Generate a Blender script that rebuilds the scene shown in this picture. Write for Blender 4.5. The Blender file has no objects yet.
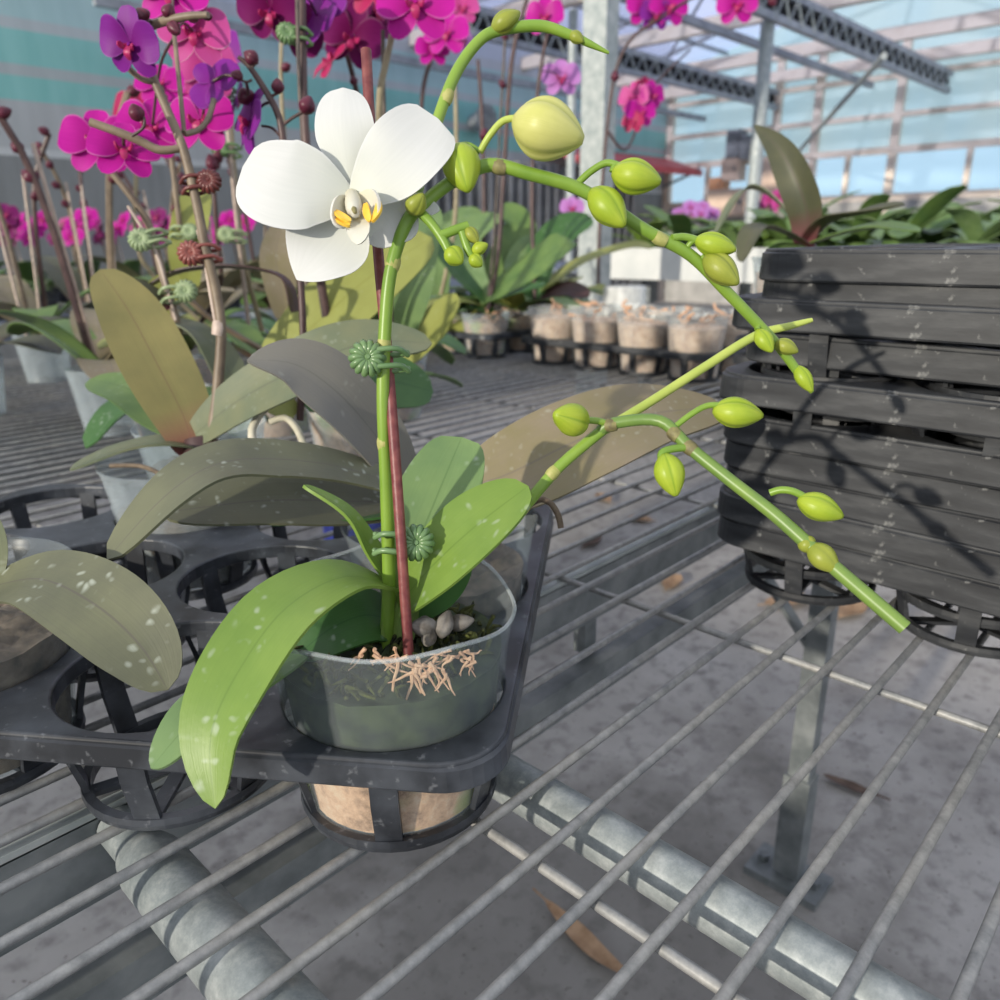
import bpy, bmesh, math, random
from math import sin, cos, pi, radians, sqrt, exp
from mathutils import Vector as V, Matrix
C = bpy.context.scene.collection
sc = bpy.context.scene
random.seed(7)

# ------------------------------------------------------------------ camera
EYE = V((0, 0, 0.28)); FPX = 780.0
PITCH, YAW, ROLL = radians(18.5), radians(43.5), radians(-0.6)
FW = V((cos(YAW) * cos(PITCH), sin(YAW) * cos(PITCH), -sin(PITCH)))
R0 = V((sin(YAW), -cos(YAW), 0)); U0 = R0.cross(FW)
RT = R0 * cos(ROLL) + U0 * sin(ROLL); UP = U0 * cos(ROLL) - R0 * sin(ROLL)
cd = bpy.data.cameras.new('camera'); cam = bpy.data.objects.new('camera', cd); C.objects.link(cam)
m3 = Matrix((RT, UP, -FW)).transposed()
cam.matrix_world = Matrix.Translation(EYE) @ m3.to_4x4()
cd.sensor_width = 36; cd.lens = 36 * FPX / 1000
cd.clip_start = 0.02; cd.clip_end = 200
cd.dof.use_dof = True; cd.dof.focus_distance = 0.375; cd.dof.aperture_fstop = 10.5
sc.camera = cam

# ------------------------------------------------------------------ light
wd = bpy.data.worlds.new('sky'); sc.world = wd; wd.use_nodes = True
nt = wd.node_tree; bg = nt.nodes['Background']
tc = nt.nodes.new('ShaderNodeTexCoord'); sx = nt.nodes.new('ShaderNodeSeparateXYZ')
rmp = nt.nodes.new('ShaderNodeValToRGB')
nt.links.new(tc.outputs['Generated'], sx.inputs[0]); nt.links.new(sx.outputs['Z'], rmp.inputs[0])
rmp.color_ramp.elements[0].position = 0.0; rmp.color_ramp.elements[0].color = (.80, .88, .95, 1)
rmp.color_ramp.elements[1].position = 0.5; rmp.color_ramp.elements[1].color = (.84, .87, .94, 1)
nt.links.new(rmp.outputs[0], bg.inputs[0]); bg.inputs[1].default_value = 1.0
sd = bpy.data.lights.new('sun', 'SUN'); sun = bpy.data.objects.new('sun', sd); C.objects.link(sun)
SUN_DIR = V((cos(radians(13)), 0.03, -sin(radians(13))))
sun.rotation_euler = SUN_DIR.to_track_quat('-Z', 'Y').to_euler(); sun.location = (-3, 0, 3)
sd.energy = 3.5; sd.color = (1, .92, .78); sd.angle = radians(1.2)
sc.view_settings.view_transform = 'Standard'; sc.view_settings.look = 'None'
sc.view_settings.exposure = 0.12; sc.view_settings.gamma = 1.0
sc.view_settings.use_curve_mapping = False

# ------------------------------------------------------------------ helpers
def at(x, y, d):
    """world point seen at photo pixel x, y at camera depth d"""
    return EYE + (FW + RT * ((x - 500) / FPX) - UP * ((y - 500) / FPX)) * d
def cdir(a, b, c):
    return (RT * a + UP * b - FW * c).normalized()
def onz(x, y, z):
    d = FW + RT * ((x - 500) / FPX) - UP * ((y - 500) / FPX)
    return EYE + d * ((z - EYE.z) / d.z)

class MB:
    def __init__(s): s.v = []; s.f = []; s.uv = {}
    def add(s, vs, fs, uvs=None):
        o = len(s.v); s.v += [V(p) for p in vs]; s.f += [tuple(i + o for i in f) for f in fs]
        if uvs:
            for i, t in enumerate(uvs): s.uv[o + i] = t
        return s
    def box(s, c, d, rot=None):
        x, y, z = d[0] / 2, d[1] / 2, d[2] / 2
        vs = [V((a * x, b * y, e * z)) for a in (-1, 1) for b in (-1, 1) for e in (-1, 1)]
        if rot: vs = [rot @ p for p in vs]
        return s.add([p + V(c) for p in vs], [(0, 1, 3, 2), (4, 6, 7, 5), (0, 4, 5, 1), (2, 3, 7, 6), (0, 2, 6, 4), (1, 5, 7, 3)])
    def bar(s, a, b, w, h=None, up=V((0, 0, 1))):
        a, b = V(a), V(b); h = h or w
        t = (b - a).normalized()
        if abs(t.dot(up)) > .98: up = V((1, 0, 0))
        sd_ = t.cross(up).normalized(); n = sd_.cross(t)
        m = Matrix((sd_, t, n)).transposed()
        return s.box((a + b) / 2, (w, (b - a).length, h), m)
    def tube(s, pts, r, n=10, smooth=0, caps=True, round_end=False):
        pts = [V(p) for p in pts]
        rs = list(r) if isinstance(r, (list, tuple)) else [r] * len(pts)
        if smooth: pts, rs = catmull(pts, smooth, rs)
        if round_end:
            for e in (0, -1):
                pass
            t0 = (pts[0] - pts[1]).normalized(); t1 = (pts[-1] - pts[-2]).normalized(); ra, rb = rs[0], rs[-1]
            pts = [pts[0] + t0 * ra * .9, pts[0] + t0 * ra * .6] + pts + [pts[-1] + t1 * rb * .6, pts[-1] + t1 * rb * .9]
            rs = [ra * .35, ra * .8] + rs + [rb * .8, rb * .35]
        tg = [(pts[min(i + 1, len(pts) - 1)] - pts[max(i - 1, 0)]).normalized() for i in range(len(pts))]
        ref = V((0, 0, 1)) if abs(tg[0].z) < .9 else V((1, 0, 0))
        nrm = tg[0].cross(ref).normalized()
        vs = []; fs = []; uv = []
        for i, (p, t) in enumerate(zip(pts, tg)):
            nrm = (nrm - t * nrm.dot(t)).normalized(); b = t.cross(nrm)
            for k in range(n):
                a = 2 * pi * k / n; vs.append(p + (nrm * cos(a) + b * sin(a)) * rs[i]); uv.append((k / n, i / max(1, len(pts) - 1)))
        for i in range(len(pts) - 1):
            for k in range(n):
                fs.append((i * n + k, i * n + (k + 1) % n, (i + 1) * n + (k + 1) % n, (i + 1) * n + k))
        if caps:
            fs.append(tuple(range(n - 1, -1, -1))); L = (len(pts) - 1) * n; fs.append(tuple(L + k for k in range(n)))
        return s.add(vs, fs, uv)
    def lathe(s, prof, n=40, c=(0, 0, 0), wob=None, closed=False):
        c = V(c); vs = []; fs = []
        for j, (r, z) in enumerate(prof):
            for k in range(n):
                a = 2 * pi * k / n; dz = wob(a, j) if wob else 0
                dr = 0
                if isinstance(dz, tuple): dr, dz = dz
                vs.append(c + V(((r + dr) * cos(a), (r + dr) * sin(a), z + dz)))
        m = len(prof)
        for j in range(m if closed else m - 1):
            for k in range(n):
                j2 = (j + 1) % m
                fs.append((j * n + k, j * n + (k + 1) % n, j2 * n + (k + 1) % n, j2 * n + k))
        return s.add(vs, fs)
    def sheet(s, pts, nrms, prof, fold=.15, thick=.0012, n=22, m=8, wave=0, curl=0):
        """leaf or petal: spine points, normals there, half width along it"""
        P, _ = catmull(pts, max(2, n // max(1, len(pts) - 1)), [0] * len(pts))
        N, _ = catmull(nrms, max(2, n // max(1, len(pts) - 1)), [0] * len(pts))
        q = len(P); rows = []; tn = []
        ph = random.random() * 6
        for i in range(q):
            t = (P[min(i + 1, q - 1)] - P[max(i - 1, 0)]).normalized()
            sdv = t.cross(N[i]).normalized(); nn = sdv.cross(t).normalized()
            u = i / (q - 1); w = max(prof(u), 1e-4); row = []
            for k in range(m + 1):
                x = -1 + 2 * k / m
                off = fold * w * (abs(x) ** 1.25) - curl * w * x * x
                off += wave * w * sin(u * 9 + ph + (1.5 if x > 0 else 0)) * x * x
                row.append((P[i] + sdv * (w * x) + nn * off, nn, (k / m, u)))
            rows.append(row)
        vs = []; uv = []; fs = []
        for sgn in (1, -1):
            for row in rows:
                for p, nn, t in row: vs.append(p + nn * (thick / 2 * sgn)); uv.append(t)
        K = m + 1; O = q * K
        for i in range(q - 1):
            for k in range(m):
                a = i * K + k
                fs.append((a, a + 1, a + K + 1, a + K)); fs.append((O + a, O + a + K, O + a + K + 1, O + a + 1))
        for i in range(q - 1):
            for k in (0, m):
                a = i * K + k; fs.append((a, a + K, O + a + K, O + a) if k == 0 else (a, O + a, O + a + K, a + K))
        for i in (0, q - 1):
            for k in range(m):
                a = i * K + k; fs.append((a, O + a, O + a + 1, a + 1) if i == 0 else (a, a + 1, O + a + 1, O + a))
        return s.add(vs, fs, uv)
    def build(s, name, mat, parent=None, smooth=True, flat=False, origin=None):
        me = bpy.data.meshes.new(name)
        o0 = V(parent['_o']) if parent is not None and '_o' in parent else (V(origin) if origin else V((0, 0, 0)))
        me.from_pydata([tuple(p - o0) for p in s.v], [], s.f); me.update()
        if s.uv:
            ul = me.uv_layers.new(name='UVMap')
            for lp in me.loops: ul.data[lp.index].uv = s.uv.get(lp.vertex_index, (0, 0))
        bm = bmesh.new(); bm.from_mesh(me); bmesh.ops.recalc_face_normals(bm, faces=bm.faces); bm.to_mesh(me); bm.free()
        if smooth and not flat:
            for p in me.polygons: p.use_smooth = True
            me.set_sharp_from_angle(angle=radians(55))
        me.materials.append(mat)
        o = bpy.data.objects.new(name, me); C.objects.link(o)
        if parent is not None:
            o.parent = parent; o['_o'] = tuple(o0)
        else: o.location = o0
        return o

def catmull(pts, k, rs):
    pts = [V(p) for p in pts]; out = []; ro = []
    n = len(pts)
    for i in range(n - 1):
        p0, p1, p2, p3 = pts[max(i - 1, 0)], pts[i], pts[i + 1], pts[min(i + 2, n - 1)]
        for j in range(k):
            t = j / k
            out.append(.5 * ((2 * p1) + (p2 - p0) * t + (2 * p0 - 5 * p1 + 4 * p2 - p3) * t * t + (3 * p1 - p0 - 3 * p2 + p3) * t ** 3))
            ro.append(rs[i] * (1 - t) + rs[i + 1] * t)
    out.append(pts[-1]); ro.append(rs[-1])
    return out, ro

def thing(name, label, cat, loc, group=None):
    o = bpy.data.objects.new(name, None); C.objects.link(o); o.location = loc; o['_o'] = tuple(loc)
    o.empty_display_size = .02
    o['label'] = label; o['category'] = cat
    if group: o['group'] = group
    return o
def tag(o, label, cat, group=None, kind=None):
    o['label'] = label; o['category'] = cat
    if group: o['group'] = group
    if kind: o['kind'] = kind
    return o
def struct(o): o['kind'] = 'structure'; return o
def dup(root, loc, rotz=0, label=None, group=None):
    r = root.copy(); C.objects.link(r); r.location = loc; r.rotation_euler = (0, 0, rotz)
    if label: r['label'] = label
    if group: r['group'] = group
    for ch in list(root.children):
        c = ch.copy(); C.objects.link(c); c.parent = r
        for g in ch.children:
            d = g.copy(); C.objects.link(d); d.parent = c
    return r

# ------------------------------------------------------------------ materials
class NT:
    def __init__(s, name):
        s.m = bpy.data.materials.new(name); s.m.use_nodes = True; s.t = s.m.node_tree
        s.p = s.t.nodes['Principled BSDF']; s.out = s.t.nodes['Material Output']
    def n(s, typ, **kw):
        o = s.t.nodes.new(typ)
        for k, v in kw.items(): setattr(o, k, v)
        return o
    def l(s, a, b): s.t.links.new(a, b)
    def noise(s, scale, detail=4, co='Object', stretch=None, rough=.55):
        tc = s.n('ShaderNodeTexCoord'); nz = s.n('ShaderNodeTexNoise')
        nz.inputs['Scale'].default_value = scale; nz.inputs['Detail'].default_value = detail; nz.inputs['Roughness'].default_value = rough
        src = tc.outputs[co]
        if stretch:
            mp = s.n('ShaderNodeMapping'); mp.inputs['Scale'].default_value = stretch; s.l(src, mp.inputs[0]); src = mp.outputs[0]
        s.l(src, nz.inputs['Vector']); return nz.outputs['Fac']
    def ramp(s, fac, *stops):
        r = s.n('ShaderNodeValToRGB'); e = r.color_ramp.elements
        while len(e) < len(stops): e.new(.5)
        for k, (p, c) in enumerate(stops): e[k].position = p; e[k].color = (*c, 1) if len(c) == 3 else c
        s.l(fac, r.inputs[0]); return r.outputs[0]
    def mix(s, fac, a, b, mode='MIX'):
        x = s.n('ShaderNodeMix', data_type='RGBA', blend_type=mode)
        if isinstance(fac, float): x.inputs[0].default_value = fac
        else: s.l(fac, x.inputs[0])
        for k, c in ((6, a), (7, b)):
            if isinstance(c, tuple): x.inputs[k].default_value = (*c, 1)
            else: s.l(c, x.inputs[k])
        return x.outputs[2]
    def math(s, op, a, b=None):
        x = s.n('ShaderNodeMath', operation=op)
        for k, c in ((0, a), (1, b)):
            if c is None: continue
            if isinstance(c, (int, float)): x.inputs[k].default_value = c
            else: s.l(c, x.inputs[k])
        return x.outputs[0]
    def bump(s, fac, strength=.2, dist=.002):
        b = s.n('ShaderNodeBump'); b.inputs['Strength'].default_value = strength; b.inputs['Distance'].default_value = dist
        s.l(fac, b.inputs['Height']); s.l(b.outputs[0], s.p.inputs['Normal'])
    def set(s, col=None, rough=None, metal=None, spec=None, alpha=None):
        if col is not None:
            if isinstance(col, tuple): s.p.inputs['Base Color'].default_value = (*col, 1)
            else: s.l(col, s.p.inputs['Base Color'])
        if rough is not None: s.p.inputs['Roughness'].default_value = rough
        if metal is not None: s.p.inputs['Metallic'].default_value = metal
        if spec is not None: s.p.inputs['Specular IOR Level'].default_value = spec
        return s
    def translucent(s, col, fac):
        t = s.n('ShaderNodeBsdfTranslucent'); mx = s.n('ShaderNodeMixShader'); mx.inputs[0].default_value = fac
        if isinstance(col, tuple): t.inputs[0].default_value = (*col, 1)
        else: s.l(col, t.inputs[0])
        s.l(s.p.outputs[0], mx.inputs[1]); s.l(t.outputs[0], mx.inputs[2]); s.l(mx.outputs[0], s.out.inputs[0])
    def see_through(s, fac, tint=(1, 1, 1)):
        t = s.n('ShaderNodeBsdfTransparent'); t.inputs[0].default_value = (*tint, 1); mx = s.n('ShaderNodeMixShader')
        if isinstance(fac, float): mx.inputs[0].default_value = fac
        else: s.l(fac, mx.inputs[0])
        s.l(t.outputs[0], mx.inputs[1]); s.l(s.p.outputs[0], mx.inputs[2]); s.l(mx.outputs[0], s.out.inputs[0])

def noisy(name, a, b, scale=20, rough=.6, metal=0, bump=0, spec=.5, stretch=None, lo=.35, hi=.65):
    k = NT(name); f = k.noise(scale, 6, stretch=stretch)
    k.set(k.ramp(f, (lo, a), (hi, b)), rough, metal, spec)
    if bump: k.bump(f, bump)
    return k.m

def leaf_mat(name, a, b, rib, spots=0.0, trans=.2, rough=.42, base=None, tscale=1.0):
    """blade colours a..b in patches along the leaf, midrib line, dried water marks"""
    k = NT(name)
    uv = k.n('ShaderNodeUVMap'); sep = k.n('ShaderNodeSeparateXYZ'); k.l(uv.outputs[0], sep.inputs[0])
    f = k.noise(28 * tscale, 4)
    col = k.ramp(f, (.3, a), (.7, b))
    mp = k.n('ShaderNodeMapping'); mp.inputs['Scale'].default_value = (34, 1.2, 1); k.l(uv.outputs[0], mp.inputs[0])
    st = k.n('ShaderNodeTexNoise'); st.inputs['Scale'].default_value = 1.0; st.inputs['Detail'].default_value = 2; k.l(mp.outputs[0], st.inputs['Vector'])
    col = k.mix(k.math('MULTIPLY', st.outputs['Fac'], .35), col, rib)
    d = k.math('ABSOLUTE', k.math('SUBTRACT', sep.outputs[0], .5))
    line = k.math('LESS_THAN', d, .012)
    col = k.mix(k.math('MULTIPLY', line, .6), col, rib)
    if base:
        bf = k.ramp(sep.outputs[1], (0.02, (1, 1, 1)), (.3, (0, 0, 0)))
        col = k.mix(bf, col, base)
    if spots:
        vo = k.n('ShaderNodeTexVoronoi'); vo.inputs['Scale'].default_value = 150; tc = k.n('ShaderNodeTexCoord')
        wn = k.n('ShaderNodeTexNoise'); wn.inputs['Scale'].default_value = 60; k.l(tc.outputs['Object'], wn.inputs['Vector'])
        wv = k.mix(.012, tc.outputs['Object'], wn.outputs['Color'], 'ADD'); k.l(wv, vo.inputs['Vector'])
        big = k.noise(45, 3)
        sp = k.ramp(vo.outputs['Distance'], (.12, (1, 1, 1)), (.34, (0, 0, 0)))
        gate = k.ramp(big, (.50, (0, 0, 0)), (.60, (1, 1, 1)))
        spf = k.math('MULTIPLY', k.math('MULTIPLY', sp, gate), spots)
        col = k.mix(spf, col, (.62, .68, .60))
    k.set(col, rough, 0, .45)
    k.bump(k.mix(.5, st.outputs['Fac'], k.noise(220, 3)), .22, .001)
    if trans: k.translucent(k.mix(.3, col, (.42, .62, .06)), trans)
    return k.m

M = {}
M['leaf_green'] = leaf_mat('leaf_fresh_green', (.155, .265, .045), (.23, .345, .065), (.12, .21, .035), .35, .17)
M['leaf_bluegreen'] = leaf_mat('leaf_blue_green', (.15, .25, .10), (.23, .34, .125), (.10, .18, .06), .45, .14)
M['leaf_deep'] = leaf_mat('leaf_deep_green', (.045, .125, .03), (.075, .18, .045), (.02, .08, .02), .3, .15)
M['leaf_dusty'] = leaf_mat('leaf_dusty_purple_green', (.115, .125, .075), (.17, .18, .10), (.10, .085, .075), .42, .06, .5)
M['leaf_greygreen'] = leaf_mat('leaf_grey_green', (.13, .165, .10), (.20, .21, .11), (.09, .10, .07), .12, .08, .45)
M['leaf_violet'] = leaf_mat('leaf_grey_violet', (.17, .165, .155), (.20, .19, .165), (.12, .12, .10), .12, .06, .5)
M['leaf_olive'] = leaf_mat('leaf_olive', (.22, .19, .085), (.27, .22, .15), (.17, .14, .11), .18, .10, .5)
M['leaf_yellow'] = leaf_mat('leaf_yellow_green', (.30, .32, .085), (.37, .40, .11), (.26, .27, .06), .08, .25)
M['leaf_bronze'] = leaf_mat('leaf_bronze', (.22, .21, .075), (.30, .27, .095), (.18, .12, .06), .0, .18, .45, base=(.30, .09, .09))
M['leaf_maroon'] = leaf_mat('leaf_maroon', (.055, .03, .03), (.09, .045, .045), (.04, .02, .02), .0, .08)
M['leaf_mid'] = leaf_mat('leaf_mid_green', (.10, .19, .055), (.18, .28, .07), (.07, .13, .04), .1, .18)
M['leaf_redback'] = leaf_mat('leaf_green_red_base', (.055, .07, .035), (.09, .10, .045), (.09, .05, .05), .0, .08, .5, base=(.17, .04, .06))

def petal_mat(name, inner, outer, edge, vein, trans=.35, rough=.5):
    k = NT(name); uv = k.n('ShaderNodeUVMap'); sep = k.n('ShaderNodeSeparateXYZ'); k.l(uv.outputs[0], sep.inputs[0])
    col = k.ramp(sep.outputs[1], (.0, inner), (.75, outer))
    mp = k.n('ShaderNodeMapping'); mp.inputs['Scale'].default_value = (26, 2.0, 1); k.l(uv.outputs[0], mp.inputs[0])
    st = k.n('ShaderNodeTexNoise'); st.inputs['Scale'].default_value = 1.0; st.inputs['Detail'].default_value = 3; k.l(mp.outputs[0], st.inputs['Vector'])
    col = k.mix(k.math('MULTIPLY', st.outputs['Fac'], .45), col, vein)
    d = k.math('ABSOLUTE', k.math('SUBTRACT', sep.outputs[0], .5))
    e = k.ramp(d, (.455, (0, 0, 0)), (.5, (1, 1, 1)))
    col = k.mix(k.math('MULTIPLY', e, .6), col, edge)
    k.set(col, rough, 0, .3); k.bump(st.outputs['Fac'], .08, .001); k.translucent(col, trans); return k.m
M['white'] = petal_mat('petal_white', (.68, .70, .60), (.74, .745, .74), (.76, .76, .76), (.58, .60, .58), .22)
M['magenta'] = petal_mat('petal_magenta', (.46, .002, .24), (.66, .010, .42), (.85, .32, .70), (.34, .0, .20))
M['purple'] = petal_mat('petal_purple', (.22, .006, .22), (.28, .02, .36), (.42, .12, .5), (.17, .004, .18))
M['plum'] = petal_mat('petal_plum', (.22, .004, .10), (.26, .012, .17), (.55, .28, .46), (.13, .002, .07))
M['pink'] = petal_mat('petal_pink', (.56, .03, .27), (.66, .10, .42), (.88, .55, .68), (.6, .06, .2))
M['lilac'] = petal_mat('petal_lilac', (.55, .16, .5), (.62, .3, .68), (.75, .5, .8), (.5, .15, .5))
M['crimson'] = petal_mat('petal_crimson', (.5, .01, .10), (.58, .03, .16), (.75, .25, .4), (.3, .0, .05))
def bud_mat(name, a, b, seam):
    k = NT(name); uv = k.n('ShaderNodeUVMap'); sep = k.n('ShaderNodeSeparateXYZ'); k.l(uv.outputs[0], sep.inputs[0])
    col = k.ramp(k.noise(70, 4), (.3, a), (.7, b))
    s = k.math('ABSOLUTE', k.math('SUBTRACT', k.math('FRACT', k.math('MULTIPLY', sep.outputs[0], 3.0)), .5))
    col = k.mix(k.ramp(s, (.0, (.8, .8, .8)), (.07, (0, 0, 0))), col, seam)
    mp = k.n('ShaderNodeMapping'); mp.inputs['Scale'].default_value = (30, 1.5, 1); k.l(uv.outputs[0], mp.inputs[0])
    st = k.n('ShaderNodeTexNoise'); st.inputs['Scale'].default_value = 1.0; k.l(mp.outputs[0], st.inputs['Vector'])
    col = k.mix(k.math('MULTIPLY', st.outputs['Fac'], .5), col, seam)
    k.set(col, .4, 0, .4); k.bump(st.outputs['Fac'], .1, .001); k.translucent(col, .12); return k.m
M['bud_green'] = bud_mat('bud_green', (.33, .45, .03), (.45, .53, .05), (.20, .32, .02))
M['bud_cream'] = bud_mat('bud_cream', (.58, .58, .17), (.66, .64, .24), (.40, .42, .10))
M['bud_dark'] = bud_mat('bud_maroon', (.10, .015, .035), (.17, .03, .06), (.05, .01, .02))
M['bud_olive'] = bud_mat('bud_olive', (.28, .33, .04), (.38, .41, .06), (.16, .2, .03))
def plain(name, c, rough=.5, spec=.5, metal=0): return NT(name).set(c, rough, metal, spec).m
M['lip_white'] = petal_mat('lip_white', (.70, .65, .46), (.72, .71, .64), (.75, .75, .73), (.68, .64, .5), .2)
M['lip_yellow'] = noisy('lip_yellow', (.80, .42, .02), (.86, .62, .10), 90, .45)
M['lip_red'] = noisy('lip_red', (.30, .004, .08), (.46, .02, .13), 120, .45)
M['anther'] = plain('anther_cream', (.85, .78, .55), .4)
M['stem_green'] = noisy('stem_green', (.15, .27, .03), (.23, .355, .045), 40, .38, stretch=(1, 1, .4))
M['stem_dark_green'] = noisy('stem_dark_green', (.12, .21, .045), (.18, .28, .05), 35, .4)
M['stem_pale'] = noisy('stem_pale_green', (.36, .45, .08), (.45, .52, .11), 40, .42)
M['node'] = noisy('stem_node_straw', (.30, .32, .08), (.42, .40, .14), 300, .6)
M['node_dark'] = noisy('stem_node_brown', (.12, .10, .05), (.24, .22, .08), 200, .6)
M['stem_brown'] = noisy('stem_brown', (.13, .095, .065), (.25, .19, .13), 45, .5)
M['stem_maroon'] = noisy('stem_maroon', (.05, .025, .025), (.10, .055, .05), 45, .45)
M['stem_tan'] = noisy('stem_tan', (.24, .20, .12), (.36, .30, .19), 50, .55)
M['stake_red'] = noisy('stake_red_brown', (.13, .022, .026), (.23, .065, .058), 160, .45, bump=.2)
M['stake_pale'] = noisy('stake_pale', (.42, .33, .28), (.55, .44, .37), 90, .5)
M['stake_dark'] = noisy('stake_dark', (.06, .045, .04), (.13, .10, .08), 90, .5)
M['clip_green'] = noisy('clip_green_plastic', (.10, .19, .075), (.16, .26, .11), 60, .3)
M['clip_pale'] = noisy('clip_pale_green_plastic', (.24, .32, .17), (.32, .4, .22), 60, .35)
M['clip_red'] = noisy('clip_red_brown_plastic', (.17, .045, .04), (.26, .08, .065), 60, .35)
M['clip_maroon'] = noisy('clip_maroon_plastic', (.09, .02, .02), (.15, .04, .035), 60, .35)
M['root'] = noisy('root_pink_brown', (.52, .30, .18), (.68, .44, .29), 200, .8)
M['root_grey'] = noisy('root_grey_green', (.42, .40, .30), (.62, .58, .46), 80, .7)
M['root_brown'] = noisy('root_brown', (.10, .07, .045), (.20, .15, .10), 120, .7)
M['stone'] = noisy('bark_chip_grey', (.08, .065, .05), (.24, .22, .20), 120, .75)
M['bark_dark'] = noisy('bark_mix_dark', (.07, .05, .035), (.24, .18, .13), 80, .9, bump=.6)
M['moss'] = noisy('moss_dark', (.012, .014, .006), (.10, .11, .025), 160, .95, bump=.8)
M['mossbed'] = noisy('moss_wet_green', (.012, .022, .014), (.055, .075, .03), 70, .85, bump=.6)
k = NT('sphagnum_plug'); f = k.noise(65, 8, rough=.7); g = k.noise(18, 3)
col = k.ramp(f, (.35, (.30, .17, .10)), (.5, (.66, .40, .25)), (.68, (.74, .58, .42)))
col = k.mix(k.ramp(g, (.5, (0, 0, 0)), (.62, (1, 1, 1))), col, (.40, .42, .13)); k.set(col, .9); k.bump(f, .7); M['sphagnum'] = k.m
M['sphagnum_pale'] = noisy('sphagnum_pale', (.46, .27, .17), (.70, .50, .36), 60, .9, bump=.6)

def clear(name, base, op, rough=.25, tint=(.95, .97, .97)):
    k = NT(name); f = k.noise(60, 5, stretch=(1, 1, .5)); lw = k.n('ShaderNodeLayerWeight'); lw.inputs[0].default_value = .35
    fac = k.math('ADD', k.math('MULTIPLY', lw.outputs['Facing'], .13), k.math('MULTIPLY', f, op * 2))
    k.set(base, rough, 0, .6); k.see_through(k.math('MINIMUM', fac, 1.0), tint); return k.m
M['pot_clear'] = clear('pot_clear_plastic', (.60, .66, .70), .035)
M['pot_milky'] = clear('pot_milky_plastic', (.74, .74, .72), .15)
M['pot_rim'] = clear('pot_rim_plastic', (.75, .78, .80), .18)
M['pot_white'] = clear('pot_white_translucent', (.85, .85, .83), .42)
M['pot_dull'] = clear('pot_dull_plastic', (.56, .63, .68), .20)

k = NT('tray_black_plastic'); f = k.noise(26, 6); g = k.noise(160, 4)
col = k.mix(k.ramp(f, (.4, (0, 0, 0)), (.75, (.75, .75, .75))), (.015, .017, .022), (.10, .112, .135))
col = k.mix(k.ramp(g, (.62, (0, 0, 0)), (.72, (.5, .5, .5))), col, (.22, .23, .25))
k.set(col, .38, 0, .5); k.bump(f, .15); M['tray'] = k.m
k = NT('tray_faded_plastic'); f = k.noise(14, 6, stretch=(1, 1, 5)); g = k.noise(120, 4)
col = k.ramp(f, (.32, (.010, .011, .014)), (.52, (.032, .034, .038)), (.74, (.085, .087, .09)))
col = k.mix(k.ramp(g, (.64, (0, 0, 0)), (.74, (.5, .5, .5))), col, (.3, .3, .29))
k.set(col, .5, 0, .4); k.bump(f, .15); M['tray_old'] = k.m

k = NT('galvanised_steel'); f = k.noise(85, 7, rough=.75); g = k.noise(9, 3)
col = k.ramp(f, (.32, (.17, .195, .20)), (.5, (.31, .34, .345)), (.70, (.55, .57, .56)))
k.set(k.mix(.35, col, k.ramp(g, (.35, (.2, .24, .25)), (.65, (.45, .48, .48)))), .5, .35, .5); k.bump(f, .12, .0008); M['galv'] = k.m
k = NT('galvanised_wire'); f = k.noise(90, 6, rough=.7); g = k.noise(14, 3)
col = k.ramp(f, (.3, (.15, .155, .155)), (.5, (.29, .29, .285)), (.75, (.47, .465, .45)))
k.set(k.mix(.3, col, k.ramp(g, (.35, (.20, .22, .25)), (.65, (.42, .40, .36)))), .5, .25, .5); k.bump(f, .4, .0006); M['wire'] = k.m
M['galv_dark'] = noisy('galvanised_dark', (.13, .148, .155), (.26, .28, .285), 25, .5, .3)
M['galv_light'] = noisy('galvanised_column', (.30, .34, .34), (.46, .49, .48), 30, .5, .15)
M['steel_grey'] = noisy('truss_steel', (.24, .26, .29), (.40, .42, .45), 8, .5, .2)
M['beige'] = noisy('beam_painted_beige', (.74, .62, .51), (.84, .73, .62), 6, .6)
M['shade_black'] = noisy('shade_cloth_black', (.012, .012, .014), (.03, .03, .035), 12, .9)
k = NT('floor_concrete'); f = k.noise(3.2, 8, rough=.62); g = k.noise(28, 6); h = k.noise(110, 3)
col = k.ramp(f, (.3, (.27, .255, .24)), (.5, (.40, .385, .37)), (.72, (.50, .485, .47)))
col = k.mix(k.ramp(g, (.32, (.75, .75, .75)), (.5, (0, 0, 0))), col, (.20, .19, .185))
col = k.mix(k.ramp(h, (.30, (.8, .8, .8)), (.36, (0, 0, 0))), col, (.11, .09, .08))
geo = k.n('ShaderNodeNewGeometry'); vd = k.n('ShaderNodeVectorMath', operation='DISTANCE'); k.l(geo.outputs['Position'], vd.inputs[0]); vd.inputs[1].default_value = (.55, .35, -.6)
shade_d = k.math('ADD', vd.outputs['Value'], k.math('MULTIPLY', k.math('SUBTRACT', f, .5), .9))
col = k.mix(k.ramp(shade_d, (.36, (.6, .6, .6)), (.62, (0, 0, 0))), col, (.13, .125, .115))   # shade under the bench painted into the concrete, ragged edge
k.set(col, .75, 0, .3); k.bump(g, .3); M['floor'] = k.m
M['dry_leaf'] = noisy('dry_leaf_brown', (.30, .18, .10), (.48, .32, .20), 40, .8, bump=.3)
M['dry_dark'] = noisy('dry_leaf_dark', (.07, .045, .035), (.16, .11, .085), 40, .8, bump=.3)
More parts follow.
